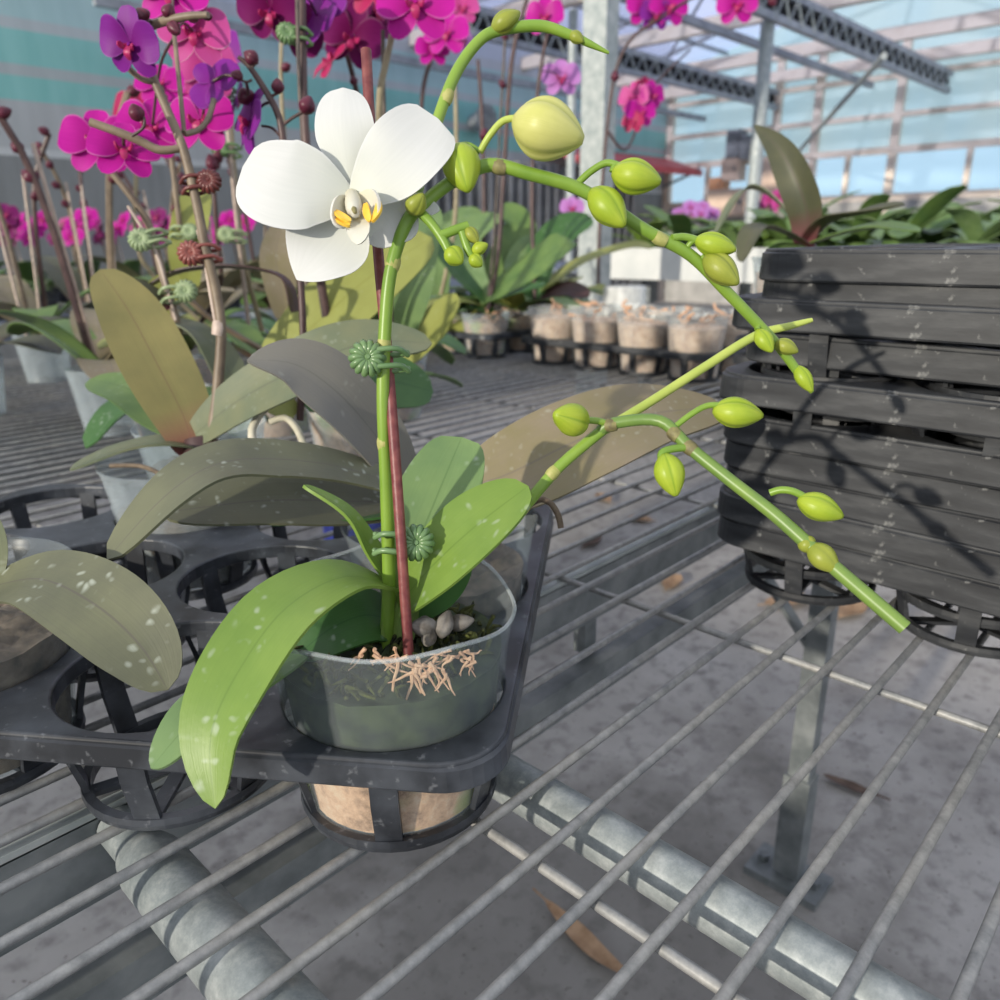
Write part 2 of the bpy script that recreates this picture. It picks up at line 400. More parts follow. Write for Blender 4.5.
# walls: translucent sheet bands by height
k = NT('wall_teal_sheets'); geo = k.n('ShaderNodeNewGeometry'); sep = k.n('ShaderNodeSeparateXYZ'); k.l(geo.outputs['Position'], sep.inputs[0])
zf = k.math('DIVIDE', k.math('SUBTRACT', sep.outputs[2], .0), 3.0)
r = k.n('ShaderNodeValToRGB'); r.color_ramp.interpolation = 'CONSTANT'; e = r.color_ramp.elements
bands = [(0, (.13, .13, .125)), (.285, (.62, .63, .62)), (.300, (.44, .45, .45)), (.40, (.14, .58, .52)), (.452, (.42, .47, .47)), (.474, (.16, .60, .54)), (.545, (.48, .54, .55)), (.57, (.38, .64, .64)), (.66, (.55, .58, .62)), (.69, (.62, .67, .78))]
while len(e) < len(bands): e.new(.5)
for q, (p_, c_) in enumerate(bands): e[q].position = p_; e[q].color = (*c_, 1)
k.l(zf, r.inputs[0]); f = k.noise(2.5, 5, stretch=(3, 3, .6))
k.set(k.mix(.35, r.outputs[0], k.mix(f, (.16, .17, .17), (.66, .70, .69))), .5); M['wall_teal'] = k.m
k = NT('sheet_translucent'); f = k.noise(1.4, 5, stretch=(1, 1, .5)); col = k.ramp(f, (.35, (.62, .78, .82)), (.65, (.80, .86, .80)))
k.set(col, .4, 0, .4)
tr = k.n('ShaderNodeBsdfTranslucent'); k.l(col, tr.inputs[0]); tp = k.n('ShaderNodeBsdfTransparent'); tp.inputs[0].default_value = (.82, .94, .97, 1)
m1 = k.n('ShaderNodeMixShader'); m1.inputs[0].default_value = .4; k.l(k.p.outputs[0], m1.inputs[1]); k.l(tr.outputs[0], m1.inputs[2])
m2 = k.n('ShaderNodeMixShader'); m2.inputs[0].default_value = .55; k.l(m1.outputs[0], m2.inputs[1]); k.l(tp.outputs[0], m2.inputs[2]); k.l(m2.outputs[0], k.out.inputs[0]); M['sheet'] = k.m
k = NT('roof_sheet'); k.set((.6, .64, .8), .4)
tr = k.n('ShaderNodeBsdfTranslucent'); tr.inputs[0].default_value = (.80, .82, .95, 1); tp = k.n('ShaderNodeBsdfTransparent'); tp.inputs[0].default_value = (.80, .84, .98, 1)
m2 = k.n('ShaderNodeMixShader'); m2.inputs[0].default_value = .72; k.l(tr.outputs[0], m2.inputs[1]); k.l(tp.outputs[0], m2.inputs[2]); k.l(m2.outputs[0], k.out.inputs[0]); M['roof'] = k.m
k = NT('window_glass'); k.set((.7, .85, .95), .1); k.see_through(.10, (.80, .93, 1.0)); M['glass'] = k.m
M['white_plastic'] = noisy('white_plastic', (.52, .54, .53), (.62, .63, .61), 8, .5)
M['bench_grey'] = noisy('bench_dark_mesh', (.10, .12, .15), (.22, .25, .30), 30, .6)
M['red'] = noisy('awning_red', (.50, .07, .08), (.62, .12, .13), 4, .6)
M['box_peach'] = noisy('box_peach', (.62, .46, .36), (.70, .54, .43), 6, .6)
M['box_grey'] = noisy('box_grey', (.22, .23, .25), (.34, .35, .37), 6, .6)
M['box_orange'] = noisy('box_orange', (.55, .25, .12), (.65, .34, .18), 6, .6)
M['blue_plastic'] = noisy('blue_plastic', (.012, .02, .16), (.02, .035, .24), 20, .5)
M['shed'] = noisy('shed_grey_sheet', (.26, .26, .26), (.36, .36, .355), 5, .6)
M['wall_low'] = noisy('wall_concrete_block', (.30, .30, .29), (.42, .41, .40), 6, .8)

# ------------------------------------------------------------------ the house
FZ = -0.6
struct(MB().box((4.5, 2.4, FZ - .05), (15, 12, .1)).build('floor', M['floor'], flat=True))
struct(MB().box((3.4, 6.46, 1.2), (13.6, .1, 3.6)).build('wall_left', M['wall_teal'], flat=True))
# unseen wall added behind the camera to keep low sun off the floor
struct(MB().box((-2.4, 1.2, -.15), (.15, 8, .9)).build('wall_sun_block', M['wall_low'], flat=True))
# far gable wall at x = 10.2: rails, posts, sheets above, glazed windows below
XW = 10.2
fr = MB()
for z_ in (.70, 1.205, 1.57, 1.97): fr.box((XW, 1.7, z_), (.07, 9.4, .055 if z_ > 1.3 else .075))
for y_ in (6.36, 4.84, 4.33, 3.40, 1.9, .4, -1.2): fr.box((XW, y_, .9), (.08, .09, 3.0))
for y_ in (5.75, 4.33, 3.9, 2.6): fr.box((XW, y_, .95), (.05, .06, .5))
struct(fr.build('trim_1', M['beige'], flat=True))
wf = MB()
wf.box((XW, 1.7, -.0), (.06, 9.4, 1.36)); struct(wf.build('wall_far', M['wall_low'], flat=True))
struct(MB().box((XW + .03, 1.7, 1.39), (.012, 9.3, .30)).build('wall_far_sheet', M['sheet'], flat=True))
struct(MB().box((XW + .03, 1.7, 1.77), (.012, 9.3, .36)).build('wall_far_sheet.001', M['sheet'], flat=True))
struct(MB().box((XW + .03, 1.7, 2.4), (.012, 9.3, .8)).build('wall_far_sheet.002', M['sheet'], flat=True))
for i, (a, b) in enumerate(((6.3, 4.9), (4.78, 4.38), (4.28, 3.45), (3.35, 1.95), (1.85, .45), (.35, -1.15))):
    struct(MB().box((XW + .02, (a + b) / 2, .95), (.01, a - b, .44)).build('window_%d' % (i + 1), M['glass'], flat=True))
# roof: sheets on purlins, beams along the gutters
for i, (y0, y1, z0, z1) in enumerate(((6.4, 3.4, 2.35, 3.0), (3.4, .4, 3.0, 2.35), (.4, -2.6, 2.35, 3.0))):
    q = MB(); q.add([(2.2, y0, z0), (XW, y0, z0), (XW, y1, z1), (2.2, y1, z1), (2.2, y0, z0 + .01), (XW, y0, z0 + .01), (XW, y1, z1 + .01), (2.2, y1, z1 + .01)],
              [(0, 1, 2, 3), (7, 6, 5, 4), (0, 4, 5, 1), (1, 5, 6, 2), (2, 6, 7, 3), (3, 7, 4, 0)])
    struct(q.build('ceiling' if i == 0 else 'ceiling.%03d' % i, M['roof'], flat=True))
bm_ = MB()
for x_ in (3.0, 4.3, 5.6, 7.2, 8.8, 10.0):
    bm_.bar((x_, 6.4, 2.10), (x_, -2.6, 2.10), .09, .12)
struct(bm_.build('trim_2', M['beige'], flat=True))
pl = MB()
for x_ in (2.5, 3.6, 4.9, 6.4, 8.0, 9.4):
    pl.bar((x_, 6.4, 2.33), (x_, 3.4, 2.97), .035, .05); pl.bar((x_, 3.4, 2.97), (x_, .4, 2.33), .035, .05); pl.bar((x_, .4, 2.33), (x_, -2.6, 2.97), .035, .05)
for y_, z_ in ((5.6, 2.5), (4.3, 2.78), (3.4, 2.97), (2.4, 2.76), (1.4, 2.54)): pl.bar((2.2, y_, z_), (XW, y_, z_), .04, .04)
for x_ in (3.0, 5.6, 8.0):
    pl.bar((x_, 6.2, 2.3), (x_ + 1.6, 4.6, 2.7), .025); pl.bar((x_ + 1.6, 6.2, 2.3), (x_, 4.6, 2.7), .025)
    pl.bar((x_, 3.2, 2.9), (x_ + 1.6, 1.4, 2.5), .025); pl.bar((x_ + 1.6, 3.2, 2.9), (x_, 1.4, 2.5), .025)
struct(pl.build('trim_3', M['steel_grey'], flat=True))
for i, (y_, zb, x0, lab) in enumerate(((4.84, 1.785, 2.2, 'grey roof truss running to the far wall over the left side'), (2.9, 1.74, 2.6, 'grey roof truss over the middle, held by the round post'))):
    t = thing('roof_truss', lab, 'truss', (6, y_, zb), 'roof trusses')
    ch = MB(); ch.bar((x0, y_, zb), (XW - .06, y_, zb), .05, .05); ch.bar((x0, y_, zb + .17), (XW - .06, y_, zb + .17), .05, .05); ch.build('chord', M['steel_grey'], t, flat=True)
    wb = MB(); x_ = x0
    while x_ < XW - .3:
        wb.tube([(x_, y_ - .02, zb), (x_ + .11, y_ - .02, zb + .16)], .008, 6); wb.tube([(x_ + .11, y_ - .02, zb + .16), (x_ + .22, y_ - .02, zb)], .011, 6); x_ += .22
    wb.build('web', M['galv_light'], t)
    sr = MB(); sr.tube([(x0 + .05, y_ + .07, zb + .10), (XW - .1, y_ + .07, zb + .10)], (.065), 10); o = sr.build('rolled_shade_cloth', M['shade_black'], t); o['label'] = 'rolled black shade cloth'
for i, (y_, z_) in enumerate(((3.7, 1.89), (5.8, 1.75))):
    tag(MB().bar((2.4, y_, z_), (XW - .1, y_, z_), .05, .06).build('tie_beam', M['steel_grey'], flat=True), ('slim grey tie beam crossing below the middle roof', 'slim grey tie beam nearest the teal wall')[i], 'beam', 'tie beams')
# square column and round post
p = onz(596, 250, 0); pc = EYE + (at(596, 200, 3.0) - EYE); pc.z = 0
t = thing('square_column', 'square galvanised steel column behind the cream orchid bud', 'column', (pc.x, pc.y, FZ))
MB().box((pc.x, pc.y, .85), (.075, .105, 2.9)).build('shaft', M['galv_light'], t, flat=True)
MB().box((pc.x, pc.y, FZ + .008), (.2, .2, .016)).build('base_plate', M['galv'], t, flat=True)
pc2 = at(757, 150, 5.85)
t = thing('round_post', 'round galvanised post standing before the far wall windows', 'post', (pc2.x, pc2.y, FZ))
MB().tube([(pc2.x, pc2.y, FZ), (pc2.x, pc2.y, 1.74)], .05, 14).build('shaft', M['galv_light'], t)
MB().box((pc2.x, pc2.y, FZ + .008), (.2, .2, .016)).build('base_plate', M['galv'], t, flat=True)
pc3 = at(571, 150, 5.6)
tag(MB().tube([(pc3.x, pc3.y, FZ), (pc3.x, pc3.y, 1.76)], .032, 10).build('slim_post', M['galv_light']), 'slim pale post just left of the square column', 'post')
tag(MB().tube([at(884, 56, 5.4), at(800, 150, 9.3)], .022, 8).build('brace_cable', M['galv_light']), 'pale diagonal brace rod crossing the upper right windows', 'brace')
# things on the walls
def onx(x, y, X):
    d = FW + RT * ((x - 500) / FPX) - UP * ((y - 500) / FPX); return EYE + d * (X / d.x)
def ony(x, y, Y):
    d = FW + RT * ((x - 500) / FPX) - UP * ((y - 500) / FPX); return EYE + d * (Y / d.y)
def wallbox(px0, py0, px1, py1, X, name, mat, label, cat, dp=.25, extra=None):
    a = onx(px0, py0, X); b = onx(px1, py1, X)
    t = thing(name, label, cat, ((X), (a.y + b.y) / 2, min(a.z, b.z)))
    w, h = abs(a.y - b.y), abs(a.z - b.z); c = V((X + dp / 2, (a.y + b.y) / 2, (a.z + b.z) / 2))
    MB().box(c, (dp, w, h)).build('casing', mat, t, flat=True)
    if extra == 'grille':
        g = MB()
        for q in range(5): g.box((X - .008, c.y, c.z - h * .35 + q * h * .17), (.012, w * .85, h * .05))
        g.build('grille', M['galv_dark'], t, flat=True)
    if extra == 'door':
        MB().box((X - .008, c.y, c.z), (.012, w * .8, h * .8)).build('cover', mat, t, flat=True)
        MB().box((X - .02, c.y - w * .3, c.z), (.02, w * .08, h * .16)).build('latch', M['galv_dark'], t, flat=True)
    return t
wallbox(727, 130, 738, 158, 9.9, 'control_box', M['box_grey'], 'small grey control box with vents high on the far wall', 'control box', .2, 'grille')
wallbox(739, 136, 753, 158, 9.9, 'air_heater', M['box_grey'], 'grey boxy heater left of the round post', 'heater', .26, 'grille')
wallbox(722, 158, 738, 180, 9.9, 'electric_cabinet', M['box_peach'], 'peach coloured electric cabinet below the grey control box', 'cabinet', .2, 'door')
wallbox(709, 178, 722, 191, 9.9, 'orange_box', M['box_orange'], 'small orange box at the window sill', 'box', .2, 'door')
wallbox(757, 158, 793, 205, 9.9, 'storage_cabinet', M['box_peach'], 'tan cabinet standing at the far wall right of the post', 'cabinet', .2, 'door')
wallbox(708, 190, 748, 215, 9.8, 'tan_crate', M['box_peach'], 'wide tan crate under the orange box', 'crate', .25, 'door')
# red awning on the left wall
a = ony(548, 168, 6.35); b = ony(672, 152, 6.35)
t = thing('awning', 'red awning sticking out of the left wall behind the column', 'awning', (a.x, 6.4, a.z))
q = MB(); q.add([(a.x, 6.4, 1.32), (b.x, 6.4, 1.32), (b.x, 5.85, 1.14), (a.x, 5.85, 1.14), (a.x, 6.4, 1.28), (b.x, 6.4, 1.28), (b.x, 5.85, 1.06), (a.x, 5.85, 1.06)],
                [(0, 1, 2, 3), (7, 6, 5, 4), (0, 4, 5, 1), (1, 5, 6, 2), (2, 6, 7, 3), (3, 7, 4, 0)]); q.build('canopy', M['red'], t, flat=True)
for x_ in (a.x + .1, b.x - .1): MB().bar((x_, 6.4, .95), (x_, 5.95, 1.1), .03).build('bracket', M['galv_dark'], t, flat=True)
# corrugated shed below the awning, against the left wall
g = MB(); x_ = 4.6
while x_ < 9.4: g.box((x_, 6.33, .35), (.05, .12, 1.5)); x_ += .16
struct(g.build('wall_left_ribs', M['shed'], flat=True))
# round wall fan
p = ony(486, 121, 6.2)
t = thing('wall_fan', 'round grey wall fan under the teal panels', 'fan', (p.x, 6.4, p.z))
g = MB(); g.tube([(p.x, 6.4, p.z), (p.x, 6.25, p.z), (p.x, 6.2, p.z)], [.07, .12, .16], 20); g.build('housing', M['box_grey'], t)
g = MB()
for r_ in (.06, .11, .155): g.tube([(p.x + r_ * cos(a_ * pi / 12), 6.18, p.z + r_ * sin(a_ * pi / 12)) for a_ in range(25)], .006, 6)
for a_ in range(8): g.tube([(p.x, 6.18, p.z), (p.x + .155 * cos(a_ * pi / 4), 6.18, p.z + .155 * sin(a_ * pi / 4))], .004, 5)
g.build('guard', M['galv_light'], t)

# ------------------------------------------------------------------ the bench
WR = .00275
bench = thing('greenhouse_bench', 'galvanised steel wire mesh bench the white orchid stands on', 'bench', (.4, .393, FZ))
g = MB(); y_ = .295 - .0335 * 24
while y_ < 2.3:
    g.tube([(-.35, y_, 0), (3.1, y_, 0)], WR, 8); y_ += .0335
g.build('long_wires', M['wire'], bench)
g = MB(); x_ = .229 - .267 * 2
while x_ < 3.1:
    g.tube([(x_, -.5, -2 * WR), (x_, 2.28, -2 * WR)], WR, 8); x_ += .267
g.build('cross_wires', M['wire'], bench)
g = MB(); g.box((1.4, .395, -.036), (3.5, .004, .05)); g.box((1.4, .405, -.062), (3.5, .02, .004)); g.build('bench_rail', M['galv_dark'], bench, flat=True)
MB().box((1.4, .398, -.0095), (3.5, .010, .005)).build('rail_flange', M['galv_light'], bench, flat=True)
g = MB(); g.box((1.4, .402, -.127), (3.5, .028, .034)); g.build('lower_beam', M['galv_dark'], bench, flat=True)
g = MB(); g.box((1.4, 1.30, -.036), (3.5, .036, .05)); g.build('bench_rail', M['galv_dark'], bench, flat=True)
for x_, y_ in ((.56, .417), (1.25, .417), (-.1, .417)):
    MB().box((x_, y_, -.085), (.018, .014, .05)).build('spacer', M['galv_dark'], bench, flat=True)
g = MB(); g.tube([(.278, .391, -.0195), (.278, -.5, -.0195)], .0137, 24); g.build('support_pipe', M['galv'], bench)
g = MB(); g.tube([(.108, .362, -.0215), (.108, .35, -.0215), (.108, -.5, -.0215)], [.0135, .0165, .0165], 28); g.tube([(.108, .392, -.0215), (.108, .36, -.0215)], .0115, 20); g.build('support_pipe', M['galv'], bench)
def leg(x, y, zt, mat=M['galv']):
    l = MB(); l.box((x, y, (FZ + .012 + zt) / 2), (.024, .028, zt - FZ - .012)); lo = l.build('leg', M['galv_dark'], bench, flat=True)
    q = MB(); q.box((x, y, FZ + .006), (.105, .065, .012), Matrix.Rotation(radians(90), 3, 'Z')); q.build('foot_plate', M['galv_dark'], lo, flat=True)
    for s in (-1, 1): MB().tube([(x, y + s * .038, FZ + .010), (x, y + s * .038, FZ + .022)], .008, 6).build('anchor_bolt', M['galv_dark'], lo, flat=True)
    q = MB(); q.box((x, y, FZ + .10), (.032, .036, .16)); q.build('sleeve', M['galv_dark'], lo, flat=True)
leg(.93, .318, -.02); leg(.93, 1.30, -.06); leg(2.6, .405, -.145)
g = MB(); g.box((.93, .356, -.03), (.03, .09, .022)); g.build('leg_bracket', M['galv_dark'], bench, flat=True)
g = MB(); g.bar((.93, .322, -.235), (.93, .40, -.145), .018, .006); g.build('brace', M['galv_dark'], bench, flat=True)

# ------------------------------------------------------------------ trays and pots
PITCH_C = .123
def deck_mesh(ni, nj, lip=.0494):
    L, W = .121 + PITCH_C * (ni - 1), .121 + PITCH_C * (nj - 1)
    cv = bpy.data.curves.new('deck', 'CURVE'); cv.dimensions = '2D'; cv.fill_mode = 'BOTH'; cv.extrude = .0035; cv.bevel_depth = .0015; cv.bevel_resolution = 2
    def poly(pts):
        s = cv.splines.new('POLY'); s.points.add(len(pts) - 1); s.use_cyclic_u = True
        for p, (x, y) in zip(s.points, pts): p.co = (x, y, 0, 1)
    x0, y0, x1, y1, r = -.0605, -.0605, -.0605 + L, -.0585 + W, .03
    pts = []
    for cx, cy, a0 in ((x1 - r, y1 - r, 0), (x0 + r, y1 - r, 90), (x0 + r, y0 + r, 180), (x1 - r, y0 + r, 270)):
        for q in range(9): a = radians(a0 + q * 11.25); pts.append((cx + r * cos(a), cy + r * sin(a)))
    poly(pts)
    for i in range(ni):
        for j in range(nj):
            poly([(i * PITCH_C + .0575 * cos(a * pi / 20), j * PITCH_C + .0575 * sin(a * pi / 20)) for a in range(40)])
    o = bpy.data.objects.new('deck_tmp', cv); C.objects.link(o)
    dg = bpy.context.evaluated_depsgraph_get(); me = bpy.data.meshes.new_from_object(o.evaluated_get(dg)); 
    bpy.data.objects.remove(o)
    bm = bmesh.new(); bm.from_mesh(me)
    for v in bm.verts: v.co.z += .0588
    # skirt round the outline
    n = len(pts)
    def ring(z, off): return [bm.verts.new((x + (off if x > (x0 + x1) / 2 else -off), y + (off if y > (y0 + y1) / 2 else -off), z)) for x, y in pts]
    rr = [ring(.0621, .0006), ring(.0606, .0026), ring(lip + .0014, .0034), ring(lip, .0024), ring(lip + .0008, 0), ring(.0593, -.0006)]
    for q in range(6):
        A, B = rr[q], rr[(q + 1) % 6]
        for i in range(n): bm.faces.new((A[i], A[(i + 1) % n], B[(i + 1) % n], B[i]))
    bmesh.ops.recalc_face_normals(bm, faces=bm.faces)
    bm.to_mesh(me); bm.free()
    for p in me.polygons: p.use_smooth = False
    return me
def basket_mb(cx, cy, floor_=True):
    g = MB(); r0, r1, zt, zb = .0585, .0500, .0575, .004
    c = V((cx, cy, 0))
    for q in range(6):
        a = q * pi / 3 + .147; ca, sa = cos(a), sin(a); w = .0065
        tx, ty = -sa * w, ca * w
        vs = []
        for r, z in ((r0, zt), (r0 - .002, zt * .6), (r1 + .001, .012), (r1, zb)):
            for rr in (r, r - .003):
                for s in (-1, 1): vs.append(c + V((ca * rr + s * tx, sa * rr + s * ty, z)))
        fs = []
        for i in range(3):
            b = i * 4; fs += [(b, b + 1, b + 5, b + 4), (b + 2, b + 6, b + 7, b + 3), (b, b + 4, b + 6, b + 2), (b + 1, b + 3, b + 7, b + 5)]
        fs += [(0, 2, 3, 1), (12, 13, 15, 14)]
        g.add(vs, fs)
    g.lathe([(r1 + .0012, .0028), (r1 + .0022, .006), (r1 + .0018, .0095), (r1 - .003, .0095), (r1 - .003, .0028)], 40, c, closed=True)
    for q in range(3):
        a = q * pi / 3 + .147; g.bar(c + V((cos(a) * r1, sin(a) * r1, .0052)), c - V((cos(a) * r1, sin(a) * r1, -.0052)), .008, .0028)
    return g
def make_tray(ni, nj, label, loc, rot, mat, group='black pot trays', lip=.0494):
    t = thing('pot_tray', label, 'tray', (0, 0, 0), group)
    me = deck_mesh(ni, nj, lip); me.materials.append(mat); o = bpy.data.objects.new('deck', me); C.objects.link(o); o.parent = t
    for i in range(ni):
        for j in range(nj): basket_mb(i * PITCH_C, j * PITCH_C).build('basket', mat, t, flat=True)
    t.location = loc; t.rotation_euler = (0, 0, rot); return t
TE1 = V((.81, .586, 0)).normalized(); TE2 = V((-TE1.y, TE1.x, 0)); TO = V((.2165, .2815, 0)); TROT = math.atan2(TE1.y, TE1.x)
def cell(i, j, z=0): return TO + TE1 * (i * PITCH_C) + TE2 * (j * PITCH_C) + V((0, 0, z))
make_tray(3, 4, 'black plastic pot tray holding the white orchid, most of its rings empty', (TO.x, TO.y, 0), TROT, M['tray'])

def pot_mb(c, h=.102, rt=.0615, rb=.0475, z0=.008, wob=None):
    """thin walled pot with rolled rim and two ridges"""
    c = V(c); n = 56; th = .0011
    pr = [(rb - .004, z0), (rb, z0 + .002), (rb + (rt - rb) * .35, z0 + h * .35), (rb + (rt - rb) * .6, z0 + h * .62), (rb + (rt - rb) * .62 + .0008, z0 + h * .66), (rb + (rt - rb) * .66, z0 + h * .70),
          (rb + (rt - rb) * .86, z0 + h * .86), (rt - .0015, z0 + h * .9), (rt, z0 + h * .955), (rt + .0016, z0 + h * .985), (rt + .0018, z0 + h)]
    inner = [(r - th, z) for r, z in reversed(pr[1:])] + [(rb - .004, z0 + .002)]
    allp = pr + inner; m = len(pr)
    def w(a, j):
        z = allp[j][1]; f = max(0, (z - z0) / h - .55) / .45
        return wob(a, f) if wob else 0
    return MB().lathe(allp, n, c, w)

def disc_mb(c, r, z, amp, seed, zb=None, rb=None):
    """lumpy filling: top surface and sides"""
    rnd = random.Random(seed); n = 36; rings = 9; c = V(c); vs = []; fs = []
    for q in range(rings + 1):
        rr = r * q / rings
        for k in range(n):
            a = 2 * pi * k / n; vs.append(c + V((rr * cos(a), rr * sin(a), z + amp * (rnd.random() - .5) * 2 * (1 if q < rings else .3))))
    for q in range(rings):
        for k in range(n): fs.append((q * n + k, q * n + (k + 1) % n, (q + 1) * n + (k + 1) % n, (q + 1) * n + k))
    if zb is not None:
        o = rings * n
        for s in range(1, 6):
            t = s / 5
            for k in range(n):
                a = 2 * pi * k / n; rr = r + (rb - r) * t; vs.append(c + V((rr * cos(a), rr * sin(a), z + (zb - z) * t)))
        for s in range(5):
            for k in range(n): fs.append((o + s * n + k, o + s * n + (k + 1) % n, o + (s + 1) * n + (k + 1) % n, o + (s + 1) * n + k))
        fs.append(tuple(o + 5 * n + k for k in range(n)))
    return MB().add(vs, fs)

# leaf profile: narrow sheath, broad blade, rounded pointed tip
def blade(w, base=.35, peak=.55, tip=.55):
    def f(u):
        if u < peak: s = base + (1 - base) * sin(pi / 2 * u / peak) ** .9
        else: s = max(0, 1 - ((u - peak) / (1 - peak)) ** 2.3) ** tip
        return w / 2 * s
    return f
def px_leaf(parent, pts, w, n, mat, fold=.12, base=.35, peak=.55, tip=.55, wave=.03, curl=0, name='leaf', thick=.0016, seg=26, m=8):
    P = [at(*p) for p in pts]
    N = [cdir(*q) for q in n] if isinstance(n, list) else [cdir(*n)] * len(P)
    return MB().sheet(P, N, blade(w, base, peak, tip), fold, thick, seg, m, wave, curl).build(name, M[mat], parent)
def world_leaf(parent, base, az, L, w, rise, droop, mat, fold=.14):
    d = V((cos(az), sin(az), 0)); pts = []; nn = []
    for q in range(5):
        t = q / 4; pts.append(V(base) + d * (L * t * (1 - .12 * t * droop)) + V((0, 0, L * (rise * t - droop * t * t))))
        sl = rise - 2 * droop * t; nn.append((V((0, 0, 1)) - d * sl).normalized())
    return MB().sheet(pts, nn, blade(w, .4, .55), fold, .0015, 14, 6, .04).build('leaf', M[mat], parent)

STEMS = {}
def note_stem(parent, P):
    STEMS.setdefault(parent.name, []).extend(catmull(P, 8, [0] * len(P))[0])
def stalk(parent, c, mat, r=.0012, sag=.15):
    """thin stalk from the nearest flower stem to c, unless c already touches it"""
    L = STEMS.get(parent.name)
    if not L: return
    q = min(L, key=lambda s: (s - c).length); d = (q - c).length
    if d < .0035 or d > .14: return
    MB().tube([q, (q + c) / 2 + V((0, 0, d * sag)), c], r, 7, 5).build('bud_stalk', M[mat], parent)
def px_tube(parent, pts, r, mat, name, n=10, sm=5, round_end=False):
    P = [at(*p[:3]) for p in pts]
    if name in ('flower_stem', 'bud_stalk'): note_stem(parent, P)
    rs = [p[3] if len(p) > 3 else r for p in pts]
    return MB().tube(P, rs, n, sm, True, round_end).build(name, M[mat] if isinstance(mat, str) else mat, parent)

def bud_mb(c, d, L, r, seams=5):
    """egg shaped bud with sepal seams; c = base point, d = direction"""
    c = V(c); d = V(d).normalized(); ref = V((0, 0, 1)) if abs(d.z) < .9 else V((1, 0, 0)); a1 = d.cross(ref).normalized(); a2 = d.cross(a1)
    n, m = 36, 16; vs = []; fs = []; uv = []
    for j in range(m + 1):
        t = j / m; rr = r * (sin(pi * min(1, t * .94 + .03)) ** .70) * (1.10 - .36 * t)
        for k in range(n):
            a = 2 * pi * k / n; g = 1 - .10 * max(0, -cos(a * 3)) ** 8 * min(1, 5 * t) + .03 * cos(a * 3)
            vs.append(c + d * (L * t) + (a1 * cos(a) + a2 * sin(a)) * (rr * g)); uv.append((k / n, t))
    for j in range(m):
        for k in range(n): fs.append((j * n + k, j * n + (k + 1) % n, (j + 1) * n + (k + 1) % n, (j + 1) * n + k))
    fs.append(tuple(range(n - 1, -1, -1))); fs.append(tuple(m * n + k for k in range(n)))
    return MB().add(vs, fs, uv)
def px_bud(parent, base, tip, r, mat, dd=0):
    a = at(*base); b = at(*tip); stalk(parent, a, 'stem_maroon' if mat == 'bud_dark' else 'stem_green', .0014); return bud_mb(a, b - a, (b - a).length, r).build('bud', M[mat], parent)

def clip_mb(c, side, up, s=1.0, face=None):
    """spiral orchid clip: a shell of ribs beside the stem, two pairs of prongs round it"""
    c = V(c); up = V(up).normalized(); side = V(side); side = (side - up * side.dot(up)).normalized(); f = side.cross(up)
    if face: f = V(face); f = (f - side * f.dot(side)).normalized()
    g = MB(); o = c + side * (.0095 * s)
    for q in range(14):
        a = q * 2 * pi / 14; d = side * cos(a) + up * sin(a)
        g.tube([o + d * (.0015 * s) + f * .0032 * s, o + d * (.0045 * s) + f * (.0040 * s), o + d * (.0072 * s) + f * (.0015 * s), o + d * (.0066 * s) - f * (.002 * s)], [.0008 * s, .0015 * s, .0017 * s, .001 * s], 7, 2)
    g.tube([o + f * .003 * s, o + f * .0045 * s], [.002 * s, .001 * s], 8)
    g.tube([o - f * .002 * s, o + f * .0022 * s], [.0062 * s, .005 * s], 14)
    for h in (-.0042, .0032):
        for sg in (1, -1):
            ln = .0055 if sg > 0 else .006
            pts = [o + up * (h * s) + f * (sg * .003 * s) - side * .003 * s, c + up * (h * s * 1.05) + f * (sg * .0050 * s), c - side * (ln * s) + up * (h * s) + f * (sg * .0038 * s), c - side * (.009 * s) + up * (h * s) + f * (sg * .0005 * s) - up * (.0015 * s if sg > 0 else 0)]
            g.tube(pts, .0013 * s, 8, 4, True, True)
    return g
def px_clip(parent, x, y, d, sx, sy, mat, s=1.0, tilt=(0, 1, 0)):
    return clip_mb(at(x, y, d), cdir(sx, sy, .25 if sx < 0 else -.12), cdir(*tilt), s, cdir(0, .1, 1)).build('stem_clip', M[mat], parent)

